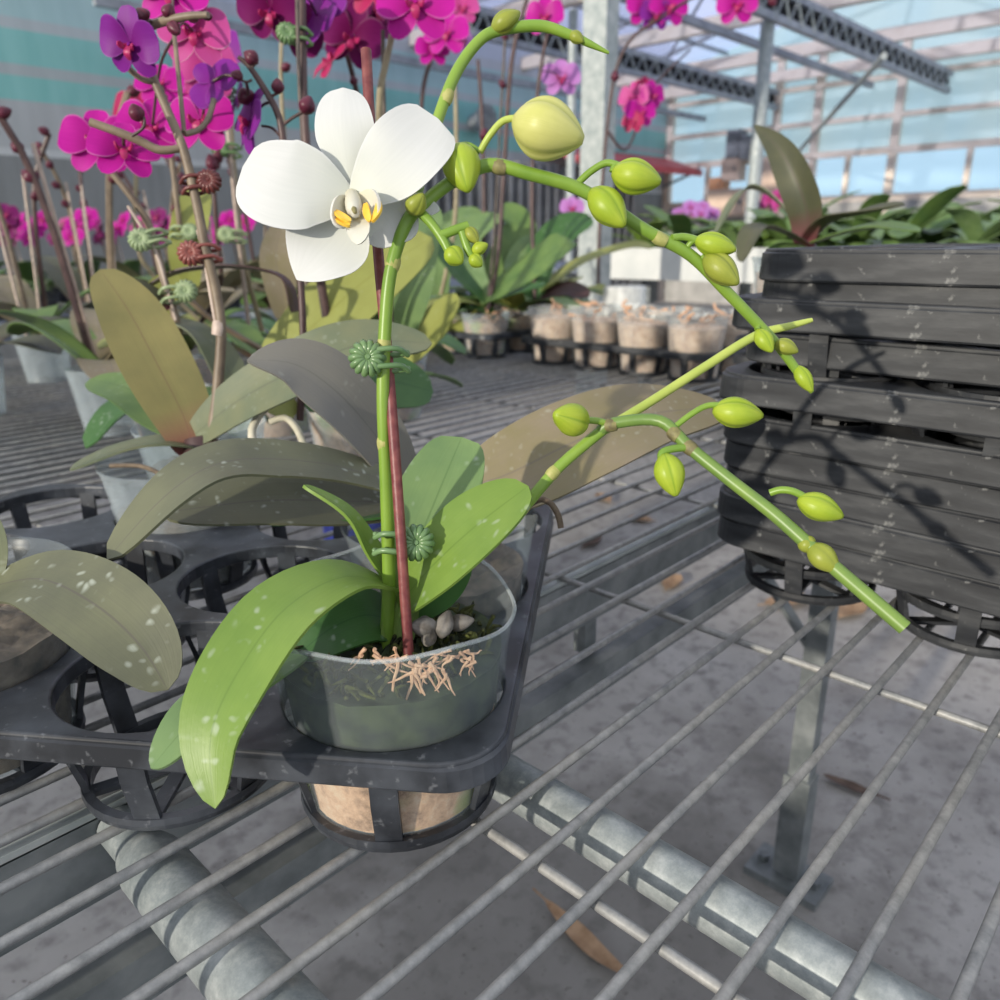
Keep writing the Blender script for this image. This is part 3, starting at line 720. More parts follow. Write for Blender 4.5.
# ------------------------------------------------------------------ flowers
def petal_prof(w, peak=.6, base=.12, p=.5):
    def f(u):
        if u < peak: s = base + (1 - base) * (sin(pi / 2 * u / peak) ** 1.15)
        else: s = max(0, 1 - ((u - peak) / (1 - peak)) ** 2.2) ** p
        return w / 2 * s
    return f
def flower(parent, c, nrm, S, mat, up=V((0, 0, 1)), lip='lip_red', spin=0, cup=.12):
    """orchid bloom facing nrm, S = half its width"""
    n = V(nrm).normalized(); up = (V(up) - n * V(up).dot(n)).normalized(); x = up.cross(n)
    if spin: up, x = up * cos(spin) + x * sin(spin), x * cos(spin) - up * sin(spin)
    c = V(c); stalk(parent, c - n * S * .04, 'stem_maroon', max(.0012, S * .03))
    def pet(mb, ang, L, w, back, pk, ps):
        d = up * cos(ang) + x * sin(ang)
        pts = [c + d * (S * .06), c + d * (S * L * .5) + n * (S * (back * .5 + .06)), c + d * (S * L) + n * (S * back)]
        nn = [n, (n - d * .1).normalized(), (n - d * (back * .8)).normalized()]
        mb.sheet(pts, nn, petal_prof(w * S, pk, .14, ps), cup, .0009, 12, 6, .04)
    g = MB()
    pet(g, 0, 1.0, .70, -.1, .56, .55); pet(g, radians(140), .98, .68, -.12, .5, .62); pet(g, radians(-140), .98, .68, -.12, .5, .62)
    g.tube([c + up * S * .03, c + n * S * .10, c + n * S * .14 - up * S * .02], [.05 * S, .055 * S, .035 * S], 8, 2, True, True)
    o = g.build('flower', M[mat], parent)
    for sg in (1, -1):
        g = MB(); pet(g, sg * radians(78), 1.0, 1.14, .05, .60, .5); g.build('petal', M[mat], o)
    g = MB()
    for sg in (1, -1):
        d = x * (sg * .8) - up * .35 + n * .5
        pts = [c + n * S * .05, c + d * S * .22 + n * S * .05, c + d * S * .30 + up * S * .14 + n * S * .16]
        g.sheet(pts, [-x * sg + n * .3] * 3, petal_prof(.17 * S, .6, .3), .1, .0012, 8, 4)
    pts = [c + n * S * .06, c - up * S * .22 + n * S * .25, c - up * S * .42 + n * S * .12]
    g.sheet(pts, [n + up * .5] * 3, petal_prof(.22 * S, .5, .35), -.2, .0015, 8, 4)
    g.build('lip', M[lip], o)
    return o

# ------------------------------------------------------------------ the white orchid
hero = thing('potted_orchid', 'white flowered orchid with green buds in a clear pot at the tray corner', 'potted plant', tuple(TO + V((0, 0, .008))))
def hero_wob(a, f):
    # crumpled rim: raised at the back right, dented at the front right
    return (f * (.0012 * sin(3 * a + 1) + .0006 * sin(9 * a)), f * (.0026 * sin(2 * a - .4) + .0012 * sin(7 * a + 2) + .004 * exp(-((a - .9) / .5) ** 2) - .006 * exp(-((a - 5.6) / .35) ** 2)))
pot_mb(TO, .104, .0628, .0485, .008, hero_wob).build('pot', M['pot_clear'], hero)
rp = [TO + V(((.0635 + hero_wob(q * pi / 32, 1)[0]) * cos(q * pi / 32), (.0635 + hero_wob(q * pi / 32, 1)[0]) * sin(q * pi / 32), .1118 + hero_wob(q * pi / 32, 1)[1])) for q in range(65)]
MB().tube(rp, .0010, 6).build('rim', M['pot_rim'], hero)
disc_mb(TO, .0553, .086, .0035, 3, .056, .0518).build('moss_bed', M['mossbed'], hero)
disc_mb(TO, .0514, .0555, .0005, 4, .010, .0468).build('sphagnum_plug', M['sphagnum'], hero)
rnd = random.Random(11)
g = MB()
for q in range(260):
    a, r_ = rnd.random() * 2 * pi, .051 * sqrt(rnd.random()); p0 = TO + V((r_ * cos(a), r_ * sin(a), .086))
    p1 = p0 + V((rnd.uniform(-.006, .006), rnd.uniform(-.006, .006), rnd.uniform(.002, .008))); p2 = p1 + V((rnd.uniform(-.006, .006), rnd.uniform(-.006, .006), rnd.uniform(-.003, .004)))
    g.tube([p0, p1, p2], [.0009, .0012, .0004], 5, 2)
o = g.build('moss_tufts', M['moss'], hero); o['kind'] = 'stuff'
for x, y, d, r_ in ((425, 622, .388, .0042), (436, 628, .386, .0052), (446, 626, .389, .0045), (428, 645, .375, .004), (440, 638, .38, .0046), (413, 610, .395, .004)):
    p = at(x, y, d); bud_mb(p, V((rnd.uniform(-1, 1), rnd.uniform(-1, 1), .2)), r_ * 3.2, r_ * 1.05).build('bark_chip', M['stone'], hero)
for q in range(46):      # dried roots showing at the front of the pot
    if q < 10: x0, y0, d0, st, sp = rnd.uniform(350, 400), rnd.uniform(646, 660), .350, 12, .0009
    elif q < 34: x0, y0, d0, st, sp = rnd.gauss(426, 13), rnd.uniform(656, 676), .3490, 8, .0009
    else: x0, y0, d0, st, sp = rnd.gauss(464, 15), rnd.uniform(650, 662), .3525, 7, .0007
    pts = []; x, y = x0, y0; vx, vy = rnd.uniform(-1, 1) * st, rnd.uniform(-.2, .9) * st
    for s in range(6):
        pts.append((x, y, d0 + .0004 * s + rnd.uniform(-.0006, .0006), sp * (1.1 - .16 * s)))
        vx += rnd.uniform(-.55, .55) * st; vy += rnd.uniform(-.4, .55) * st; x += vx * .6; y += vy * .6
    px_tube(hero, pts, .001, 'root', 'root', 6, 3)
# leaves
px_leaf(hero, [(392, 588, .388), (345, 578, .368), (288, 608, .345), (242, 668, .328), (212, 735, .318), (216, 808, .314)], .040, [(-.2, .9, .5), (-.1, .9, .6), (-.3, .6, .8), (-.35, .35, .9), (-.3, .1, 1), (-.1, .05, 1)], 'leaf_green', .16, .45, .48, .85)
px_leaf(hero, [(300, 655, .372), (235, 690, .345), (190, 725, .330), (152, 769, .322)], .026, [(-.3, .5, .8)] * 4, 'leaf_bluegreen', .15, .4, .5, .8)
px_leaf(hero, [(402, 600, .398), (418, 545, .402), (440, 490, .414), (462, 438, .432)], .043, [(.1, .15, 1), (0, .25, 1), (-.05, .35, 1), (-.1, .5, 1)], 'leaf_bluegreen', .10, .5, .6, .45)
px_leaf(hero, [(400, 606, .388), (430, 570, .378), (475, 528, .374), (529, 487, .376)], .040, [(-.3, .7, .7), (-.35, .6, .75), (-.35, .55, .8), (-.3, .6, .7)], 'leaf_green', .16, .45, .55, .6)
px_leaf(hero, [(388, 575, .392), (370, 548, .388), (345, 512, .380), (303, 486, .376)], .0115, [(.5, .5, .6), (.5, .55, .6), (.4, .8, .4), (.2, 1, .3)], 'leaf_green', .25, .8, .4, .6)
px_leaf(hero, [(392, 622, .402), (365, 616, .390), (330, 630, .380), (298, 656, .378)], .033, [(0, .6, .8), (0, .55, .8), (-.1, .5, .8), (-.2, .5, .8)], 'leaf_deep', .12, .6, .45, .7)
px_leaf(hero, [(400, 618, .396), (425, 600, .395), (446, 582, .398), (468, 556, .405)], .022, [(.3, .5, .8)] * 4, 'leaf_deep', .12, .5, .5, .7)
px_leaf(hero, [(396, 640, .392), (400, 610, .393), (398, 575, .39), (388, 545, .388)], .018, [(.3, .1, 1)] * 4, 'leaf_green', .3, .9, .3, .7, name='leaf_sheath')
# spikes
S1 = [(386, 648, .393, .0036), (389, 580, .386, .0034), (386, 480, .373, .0031), (383, 400, .363, .003), (385, 330, .357, .003), (391, 270, .352, .003), (407, 222, .350, .003), (428, 200, .351, .003), (455, 180, .352, .003), (490, 165, .352, .0031), (530, 174, .352, .003), (575, 187, .354, .003), (612, 208, .357, .0029), (645, 230, .36, .0029), (690, 255, .365, .0028), (725, 290, .37, .0027), (756, 322, .374, .0026), (780, 348, .378, .0024), (800, 375, .381, .0022), (812, 392, .383, .0012)]
px_tube(hero, S1, .003, 'stem_green', 'flower_stem', 12, 6)
S2 = [(409, 220, .352, .0028), (420, 180, .358, .0028), (436, 125, .36, .0027), (455, 75, .36, .0027), (478, 42, .36, .0026), (500, 30, .36, .0026), (540, 26, .36, .0026), (570, 35, .36, .0022), (590, 44, .36, .0016), (609, 53, .36, .0006)]
px_tube(hero, S2, .0027, 'stem_green', 'flower_stem', 12, 6)
S3 = [(464, 560, .408, .0031), (490, 540, .405, .0031), (523, 508, .400, .0031), (560, 466, .398, .003), (605, 428, .397, .003)]
px_tube(hero, S3, .003, 'stem_green', 'flower_stem', 12, 5)
S4 = [(600, 431, .397, .003), (615, 423, .394, .0031), (660, 421, .388, .0031), (690, 448, .380, .0031), (735, 484, .370, .0031), (775, 515, .36, .0032), (820, 555, .35, .0033), (870, 598, .34, .0034), (905, 628, .333, .0034)]
px_tube(hero, S4, .0031, 'stem_dark_green', 'flower_stem', 12, 5)
px_tube(hero, [(606, 429, .398, .0026), (650, 402, .408, .0025), (700, 370, .415, .0025), (755, 336, .42, .0024), (790, 326, .42, .002), (812, 320, .42, .0012)], .0024, 'stem_pale', 'flower_stem', 10, 5)
S6 = [(415, 208, .347, .0022), (430, 222, .344, .0022), (443, 240, .343, .0022), (450, 255, .343, .0018)]
px_tube(hero, S6, .002, 'stem_green', 'flower_stem', 10, 5)
px_tube(hero, [(440, 236, .343, .0022), (455, 230, .343, .0022), (468, 226, .344, .0022)], .002, 'stem_green', 'flower_stem', 10, 4)
px_tube(hero, [(462, 232, .343, .0018), (468, 250, .343, .0018), (476, 262, .344, .0014)], .002, 'stem_green', 'flower_stem', 10, 4)
# node rings and bracts
def ring_node(x, y, d, x2, y2, d2, r, mat='node', L=.004):
    a = at(x, y, d); b = at(x2, y2, d2); t = (b - a).normalized()
    MB().tube([a - t * L, a - t * L * .4, a + t * L * .4, a + t * L], [r * .95, r * 1.10, r * 1.08, r * .95], 12).build('stem_node', M[mat], hero)
for x, y, d, x2, y2, d2, r, mt in ((384, 443, .3685, 385, 480, .373, .0032, 'node'), (384, 346, .3583, 385, 330, .357, .0032, 'node'), (393, 264, .352, 407, 222, .35, .0032, 'node'), (500, 167, .352, 530, 174, .352, .0033, 'node_dark'), (660, 239, .361, 690, 255, .365, .003, 'node'), (447, 97, .36, 455, 75, .36, .0028, 'node'),
                                (553, 473, .398, 560, 466, .398, .0032, 'node'), (522, 509, .4, 560, 466, .398, .0033, 'node'), (611, 425, .3945, 660, 421, .388, .0034, 'node_dark'), (675, 434, .384, 690, 448, .380, .0034, 'node_dark'), (690, 448, .380, 735, 484, .37, .0034, 'node_dark'), (825, 560, .349, 870, 598, .34, .0037, 'bud_olive'), (464, 561, .408, 490, 540, .405, .0036, 'node_dark')):
    ring_node(x, y, d, x2, y2, d2, r * .97, mt, .003)
bract = MB()
for x, y, d, x2, y2, d2, r in ((809, 545, .352, 838, 572, .346, .0062), (800, 538, .355, 815, 552, .351, .0045)):
    a = at(x, y, d); b = at(x2, y2, d2); bract.add(*(lambda q: (q.v, q.f))(bud_mb(a, b - a, (b - a).length, r)))
bract.build('bract', M['bud_olive'], hero)
# buds with their stalks
px_tube(hero, [(480, 152, .352), (490, 135, .348), (503, 121, .346), (518, 118, .345)], .0016, 'stem_pale', 'bud_stalk', 8, 5)
px_bud(hero, (514, 120, .345), (583, 140, .34), .0142, 'bud_cream')
px_bud(hero, (457, 146, .352), (468, 191, .345), .0092, 'bud_green')
px_tube(hero, [(575, 186, .354), (590, 172, .352), (606, 163, .35), (620, 166, .349)], .0016, 'stem_green', 'bud_stalk', 8, 5)
px_bud(hero, (612, 172, .349), (661, 182, .347), .0084, 'bud_green')
px_bud(hero, (592, 190, .354), (624, 226, .348), .0082, 'bud_green')
px_bud(hero, (695, 240, .362), (736, 250, .36), .0060, 'bud_green')
px_tube(hero, [(672, 238, .361), (685, 237, .362), (700, 241, .362)], .0018, 'stem_green', 'bud_stalk', 8, 4)
px_bud(hero, (705, 256, .364), (738, 284, .358), .0072, 'bud_olive')
px_bud(hero, (757, 330, .372), (772, 352, .368), .0046, 'bud_green'); px_bud(hero, (775, 342, .376), (798, 352, .374), .0042, 'bud_olive')
px_bud(hero, (796, 366, .38), (812, 392, .378), .0042, 'bud_green')
px_tube(hero, [(608, 424, .395), (598, 421, .393), (585, 420, .391), (576, 419, .389)], .0018, 'stem_green', 'bud_stalk', 8, 4)
px_bud(hero, (585, 424, .394), (555, 414, .377), .0088, 'bud_green')
px_tube(hero, [(672, 429, .385), (690, 415, .384), (706, 406, .383), (720, 405, .382)], .0016, 'stem_green', 'bud_stalk', 8, 4)
px_bud(hero, (713, 410, .383), (763, 416, .381), .0082, 'bud_green')
px_tube(hero, [(690, 447, .380), (672, 449, .378), (662, 453, .377), (662, 462, .376)], .0020, 'stem_green', 'bud_stalk', 8, 4)
px_bud(hero, (664, 454, .376), (676, 496, .372), .0078, 'bud_green')
px_tube(hero, [(770, 493, .366), (780, 490, .364), (792, 491, .362), (803, 496, .361)], .0018, 'stem_green', 'bud_stalk', 8, 4)
px_bud(hero, (798, 499, .361), (843, 517, .358), .0070, 'bud_green')
px_bud(hero, (410, 213, .345), (423, 194, .337), .0050, 'bud_olive')
px_bud(hero, (447, 250, .343), (462, 263, .340), .0048, 'bud_green'); px_bud(hero, (466, 228, .344), (478, 243, .343), .0034, 'bud_olive')
px_bud(hero, (472, 252, .343), (488, 244, .342), .0030, 'bud_green'); px_bud(hero, (470, 256, .343), (482, 266, .342), .0034, 'bud_green')
px_bud(hero, (492, 30, .359), (520, 12, .357), .0052, 'bud_olive'); px_bud(hero, (570, 33, .36), (583, 42, .358), .0030, 'bud_olive')
# stake and clips
px_tube(hero, [(409, 660, .3735), (401, 540, .366), (394, 440, .364), (387, 350, .364), (378, 250, .364), (371, 140, .365), (366, 50, .366)], .0026, 'stake_red', 'stake', 10, 4)
px_clip(hero, 388, 359, .358, -1, .05, 'clip_green', 1.0, (-.05, 1, 0))
px_clip(hero, 395, 542, .373, 1, .05, 'clip_green', 1.05, (.05, 1, 0))
# the bloom
FC = (352, 203, .342)
def wpetal(pts, w, n, parent, name, peak=.6, p=.5, fold=.1, wave=.05, base=.14, mat='white', curl=0):
    P = [at(*q) for q in pts]; N = [cdir(*q) for q in n]
    return MB().sheet(P, N, petal_prof(w, peak, base, p), fold, .0006, 24, 12, wave, curl).build(name, M[mat], parent)
bl = wpetal([(353, 198, .345), (347, 150, .343), (343, 118, .344), (343, 88, .349)], .0265, [(0, .3, 1), (0, .1, 1), (0, 0, 1), (0, .35, 1)], hero, 'flower', .55, .5, -.12)
bl['label'] = 'white moth orchid bloom'
wpetal([(352, 200, .343), (318, 190, .337), (280, 183, .334), (243, 167, .338)], .0405, [(-.1, .1, 1), (-.05, .1, 1), (0, .1, 1), (-.2, 0, 1)], bl, 'petal', .58, .5, .04, .03, .2)
wpetal([(354, 200, .343), (377, 178, .338), (405, 151, .337), (438, 119, .343)], .0345, [(.1, .1, 1), (.05, .05, 1), (0, 0, 1), (.1, .1, 1)], bl, 'petal', .64, .34, .04, .09, .2)
wpetal([(350, 206, .346), (335, 230, .344), (315, 255, .343), (297, 280, .345)], .038, [(-.2, -.1, 1), (-.1, -.1, 1), (0, 0, 1), (0, .1, 1)], bl, 'lateral_sepal', .42, 1.15, .06)
wpetal([(356, 206, .346), (372, 212, .348), (388, 222, .350), (398, 245, .349)], .029, [(.1, 0, 1), (.1, -.1, 1), (.1, 0, 1), (0, .2, 1)], bl, 'lateral_sepal', .55, .5, -.1)
wpetal([(395, 205, .351), (415, 206, .351), (440, 210, .350)], .011, [(.1, 0, 1)] * 3, bl, 'lateral_sepal', .4, .9, .1)
# lip: two raised side lobes with yellow, forward mid lobe, column
lipw = MB()
for pts, w, n in (([(352, 202, .342), (342, 206, .334), (339, 218, .330), (344, 228, .328)], .0105, [(1, .1, .5), (1, 0, .6), (.8, -.2, .7), (.6, -.3, .7)]), ([(354, 202, .342), (368, 200, .335), (376, 208, .331), (374, 222, .328)], .0105, [(-1, .1, .6), (-1, 0, .7), (-.8, -.2, .7), (-.6, -.3, .7)]),
                  ([(353, 208, .340), (357, 222, .331), (358, 232, .326), (352, 241, .327)], .010, [(0, .6, .8), (0, .5, .9), (0, .3, 1), (0, 0, 1)])):
    lipw.sheet([at(*q) for q in pts], [cdir(*q) for q in n], petal_prof(w, .55, .35, .5), .12, .0012, 14, 6, .05)
lp = lipw.build('lip', M['lip_white'], bl)
g = MB()
for pts, w, n in (([(334, 211, .3285), (341, 216, .3262), (351, 222, .3252)], .0034, [(.4, .5, .9)] * 3), ([(336, 219, .3275), (343, 223, .326), (350, 226, .3252)], .0028, [(.4, .5, .9)] * 3),
                  ([(366, 204, .3290), (367, 213, .3268), (370, 222, .3258)], .0032, [(-.4, .5, .9)] * 3), ([(379, 202, .3295), (378, 212, .327), (372, 222, .3258)], .0034, [(-.4, .5, .9)] * 3)):
    g.sheet([at(*q) for q in pts], [cdir(*q) for q in n], petal_prof(w, .5, .5, .6), .15, .0012, 10, 4)
q_ = g.build('lip_marking', M['lip_yellow'], bl); q_['label'] = 'yellow lip markings'
g = MB(); g.tube([at(352, 196, .343), at(353, 202, .334), at(354, 209, .329), at(355, 213, .328)], [.0032, .0036, .0034, .0022], 12, 4, True, True); co = g.build('column', M['lip_white'], bl)
MB().tube([at(354, 209, .3262), at(355, 212, .3255)], [.0012, .0009], 8, 0, True, True).build('anther', M['node_dark'], bl)

# ------------------------------------------------------------------ neighbours in the same tray
def potted(label, c, seed, potmat='pot_dull', group='potted orchids', z0=.008, mix='sphagnum', h=.102, name='potted_orchid', fill=.08):
    t = thing(name, label, 'potted plant', (c[0], c[1], z0), group)
    c0 = V((c[0], c[1], 0)); pot_mb(c0 + V((0, 0, z0 - .008)), h).build('pot', M[potmat], t)
    disc_mb(c0, .055 - (.08 - fill) * .12, z0 + fill, .004, seed, z0 + .003, .0455).build('potting_mix', M[mix], t); return t
c2 = cell(1, 0)
P2 = potted('orchid in clear pot behind the white orchid with long olive leaf', c2, 5, 'pot_clear', mix='bark_dark', fill=.07)
px_leaf(P2, [(440, 492, .515), (500, 478, .50), (580, 440, .50), (650, 415, .52), (726, 408, .55)], .066, [(-.1, .55, .8), (-.1, .5, .85), (-.05, .55, .85), (0, .6, .8), (0, .7, .7)], 'leaf_olive', .10, .45, .45, .6)
px_leaf(P2, [(405, 484, .52), (378, 440, .505), (338, 394, .485), (295, 365, .475), (247, 361, .468)], .046, [(.45, .5, .8), (.4, .5, .85), (.2, .5, .9), (.1, .45, 1), (0, .6, .8)], 'leaf_violet', .22, .5, .4, .9)
px_leaf(P2, [(420, 505, .52), (340, 502, .49), (260, 502, .465), (160, 514, .44)], .050, [(.1, .75, .6), (0, .7, .7), (0, .7, .7), (0, .7, .7)], 'leaf_dusty', .12, .55, .5, .7, .02)
px_leaf(P2, [(410, 490, .50), (340, 468, .475), (270, 460, .45), (215, 466, .43), (165, 498, .412), (108, 560, .40)], .042, [(.05, .8, .6), (0, .75, .7), (-.05, .75, .7), (-.2, .7, .7), (-.35, .6, .75), (-.4, .5, .8)], 'leaf_dusty', .10, .5, .6, .6, .02)
px_leaf(P2, [(430, 505, .515), (380, 512, .50), (330, 517, .49), (270, 524, .485)], .040, [(0, 1, .25)] * 4, 'leaf_deep', .1, .5, .5, .7)
px_tube(P2, [(520, 512, .46), (538, 500, .452), (550, 503, .448), (558, 515, .446), (561, 528, .446)], .0018, 'root_brown', 'root', 8, 5)
for q in range(4): px_tube(P2, [(430 + 12 * q, 560, .51), (434 + 11 * q, 530, .505), (436 + 8 * q, 500, .512)], .006, 'leaf_maroon', 'stem_base', 8, 3)

P4 = potted('orchid at the front row end whose spotted olive leaf hangs over an empty ring', cell(0, 2), 9, 'pot_clear', mix='bark_dark', fill=.07)
px_leaf(P4, [(-15, 590, .40), (40, 580, .385), (95, 605, .370), (140, 645, .360), (168, 690, .357)], .042, [(0, .8, .6), (.1, .7, .7), (.2, .5, .85), (.25, .35, .9), (.3, .2, 1)], 'leaf_dusty', .16, .5, .5, .7)
px_leaf(P4, [(-25, 590, .40), (-40, 540, .40), (-70, 490, .41)], .04, [(.3, .4, .8)] * 3, 'leaf_greygreen', .12, .5, .5, .6)
pal = [('magenta', 'lip_red'), ('purple', 'lip_red'), ('pink', 'lip_red'), ('plum', 'lip_red')]
cA = cell(2, 2)
PA = potted('orchid with tall bronze leaf and thick brown flower spike at the left edge', cA, 6, 'pot_dull', mix='bark_dark', fill=.06)
px_leaf(PA, [(195, 452, .655), (183, 415, .65), (155, 360, .645), (128, 310, .65), (100, 270, .66)], .056, [(.35, .2, 1), (.3, .2, 1), (.35, .2, 1), (.4, .2, 1), (.4, .3, 1)], 'leaf_bronze', .10, .45, .5, .6)
px_leaf(PA, [(196, 434, .65), (240, 400, .63), (310, 364, .61), (370, 343, .61), (432, 344, .62)], .050, [(.1, .35, 1), (.1, .35, 1), (.1, .4, .95), (.1, .5, .9), (.1, .6, .8)], 'leaf_greygreen', .14, .45, .5, .6)
px_leaf(PA, [(200, 448, .655), (165, 443, .64), (120, 450, .63), (70, 470, .62)], .045, [(0, 1, .3)] * 4, 'leaf_greygreen', .1, .5, .5, .6)
px_leaf(PA, [(200, 440, .67), (165, 415, .69), (130, 390, .71), (90, 380, .73)], .05, [(.2, .7, .7)] * 4, 'leaf_mid', .1, .5, .5, .6)
px_tube(PA, [(204, 478, .655, .014), (203, 455, .655, .016), (200, 438, .655, .013)], .014, 'leaf_maroon', 'stem_base', 12, 4)
for q in range(14):
    a = rnd.uniform(-1, 1); px_tube(PA, [(200 + 14 * a, 458 + rnd.uniform(-4, 6), .638), (200 + 20 * a, 470, .634), (198 + 26 * a, 482 + rnd.uniform(-3, 6), .632)], .0022, 'root_brown' if q % 2 else 'root', 'root', 6, 3)
px_tube(PA, [(110, 466, .60), (140, 466, .60), (160, 474, .60), (172, 483, .60)], .0018, 'root_brown', 'root', 7, 4)
px_tube(PA, [(133, 36, .585, .003), (150, 26, .57, .0032), (170, 20, .56, .0031), (190, 16, .555, .0026), (208, 15, .55, .002)], .003, 'stem_brown', 'flower_stem', 9, 4)
for x, y, x2, y2, r_ in ((146, 22, 137, 8, .0066), (166, 18, 171, 4, .0052), (170, 24, 179, 33, .0050), (188, 17, 198, 19, .0036), (202, 15, 212, 17, .0034)): px_bud(PA, (x, y, .56), (x2, y2, .555), r_, 'bud_dark')
# left spike of that plant, side branches, flowers, stake, clips
px_tube(PA, [(206, 470, .65, .0045), (214, 420, .645, .0045), (220, 360, .64, .0043), (221, 325, .635, .004), (216, 290, .63, .004), (206, 250, .62, .0039), (196, 200, .61, .0037), (183, 148, .60, .0036), (168, 112, .595, .0034), (152, 75, .59, .0032), (140, 45, .585, .003), (120, 20, .58, .003)], .004, 'stem_brown', 'flower_stem', 10, 5)
px_tube(PA, [(183, 148, .60, .0028), (160, 150, .595, .0032), (140, 141, .59, .0032), (118, 132, .585, .0032), (90, 122, .58, .003)], .003, 'stem_brown', 'flower_stem', 9, 4)
px_tube(PA, [(185, 134, .60), (198, 130, .61), (208, 119, .62), (214, 100, .63)], .0022, 'stem_brown', 'flower_stem', 8, 4)
px_tube(PA, [(184, 132, .602, .0018), (181, 100, .61, .0018), (177, 60, .62, .0018), (174, 32, .63, .0018)], .0018, 'stem_brown', 'flower_stem', 8, 4)
px_tube(PA, [(154, 82, .59), (140, 78, .585), (122, 62, .58), (105, 45, .575)], .0022, 'stem_brown', 'flower_stem', 8, 4)
px_tube(PA, [(217, 330, .636), (210, 290, .63), (203, 250, .622), (198, 230, .62)], .0017, 'stake_pale', 'stake', 8, 3)
px_tube(PA, [(218, 335, .636, .0052), (218.6, 329, .635, .0054), (219, 322, .635, .0050)], .005, 'stake_pale', 'tie', 10, 2)
px_clip(PA, 206, 253, .622, -1, -.05, 'clip_red', 1.2, (-.15, 1, 0)); px_clip(PA, 195, 184, .608, 1, -.2, 'clip_maroon', 1.15, (-.2, 1, 0))
for x, y, d, S, m_, nx, ny, sp in ((201, 122, .68, .031, 'magenta', -.1, .15, 0), (152, 128, .70, .030, 'magenta', .2, .1, .2), (124, 150, .60, .026, 'magenta', .4, .3, .1), (195, 33, .67, .030, 'pink', .15, -.1, .1), (174, -8, .66, .032, 'magenta', 0, 0, .3), (131, 44, .56, .024, 'purple', -.3, -.6, .2)):
    flower(PA, at(x, y, d), cdir(nx, ny, 1), S, m_, spin=sp)
px_tube(PA, [(132, 136, .58), (143, 128, .577), (144, 118, .575), (138, 112, .574)], .0011, 'stem_maroon', 'bud_stalk', 7, 4)
px_bud(PA, (140, 121, .575), (132, 104, .572), .0062, 'bud_dark')

PG = potted('orchid with dark arching spike of maroon buds left of white bloom', V((.345, .735, 0)), 8, 'pot_dull', mix='bark_dark', fill=.06)
px_tube(PG, [(300, 420, .70, .0034), (303, 330, .68, .0032), (297, 245, .665, .003), (285, 190, .655, .003), (283, 140, .65, .0029), (277, 112, .645, .0028), (262, 85, .64, .0027), (248, 65, .635, .0022), (238, 57, .632, .0016)], .003, 'stem_maroon', 'flower_stem', 10, 5)
px_tube(PG, [(282, 126, .648), (292, 118, .646), (303, 112, .644)], .0014, 'stem_maroon', 'bud_stalk', 7, 3); px_bud(PG, (304, 114, .644), (310, 96, .640), .0075, 'bud_dark')
px_tube(PG, [(270, 97, .643), (276, 94, .643), (279, 92, .642)], .0012, 'stem_maroon', 'bud_stalk', 6, 3); px_bud(PG, (278, 94, .642), (277, 78, .638), .0058, 'bud_dark')
px_tube(PG, [(252, 80, .637), (246, 82, .636), (240, 79, .635)], .0011, 'stem_maroon', 'bud_stalk', 6, 3); px_bud(PG, (258, 62, .634), (244, 52, .63), .0062, 'bud_dark'); px_bud(PG, (243, 78, .635), (231, 73, .632), .0048, 'bud_dark')
px_bud(PG, (250, 104, .66), (241, 88, .655), .0080, 'bud_dark')
flower(PG, at(251, 122, .66), cdir(-.75, .1, .6), .029, 'purple', spin=.3); flower(PG, at(214, 82, .64), cdir(.2, -.2, -.9), .024, 'purple', spin=.9, lip='lip_red')
px_tube(PG, [(282, 138, .65), (272, 128, .652), (262, 126, .655)], .0012, 'stem_maroon', 'bud_stalk', 6, 3)
px_leaf(PG, [(300, 400, .70), (330, 385, .71), (380, 380, .72), (433, 392, .74)], .062, [(0, .3, 1), (0, .4, 1), (0, .4, 1), (0, .5, .9)], 'leaf_deep', .1, .5, .55, .5)
px_leaf(PG, [(295, 415, .70), (262, 395, .69), (235, 400, .68)], .03, [(0, .5, .8)] * 3, 'leaf_yellow', .1, .5, .5, .6)
px_tube(PG, [(255, 452, .62), (252, 430, .625), (262, 412, .63), (276, 398, .635), (282, 385, .64)], .0032, 'root_grey', 'root', 8, 4)
px_tube(PG, [(270, 422, .63), (285, 418, .628), (296, 428, .625), (304, 445, .622)], .0028, 'root_grey', 'root', 8, 4)

# ------------------------------------------------------------------ purple orchids on the left, front to back
def plant_at(label, x, y, seed, potmat='pot_dull', z0=.008, mix='sphagnum'):
    return potted(label, (x, y), seed, potmat, 'potted orchids', z0, mix)
def genleaves(t, c, seed, mats, n=5, L=.17, w=.055, z=.10, skip=None):
    r_ = random.Random(seed); a0 = r_.random() * 6
    for q in range(n):
        az = a0 + q * pi * 2 / n * (1 if n > 3 else .8) + r_.uniform(-.35, .35)
        world_leaf(t, (c[0], c[1], z), az, L * r_.uniform(.8, 1.15), w * r_.uniform(.85, 1.1), r_.uniform(.35, 1.0), r_.uniform(.35, .85), r_.choice(mats))
    p = V((c[0], c[1], 0)); MB().tube([p + V((0, 0, .085)), p + V((0, 0, .115))], [.011, .014], 10).build('stem_base', M['leaf_maroon'], t)

def roots(t, c, seed, mat='root', n=5, z=.094, R=.045):
    r_ = random.Random(seed)
    for q in range(n):
        a = r_.uniform(0, 6.3); p = V((c[0], c[1], z)) + V((cos(a) * R * r_.random(), sin(a) * R * r_.random(), 0)); pts = [p]
        for s in range(3): p = p + V((r_.uniform(-.02, .02), r_.uniform(-.02, .02), r_.uniform(-.002, .012))); pts.append(p)
        MB().tube(pts, .0028, 6, 4).build('root', M[mat], t)

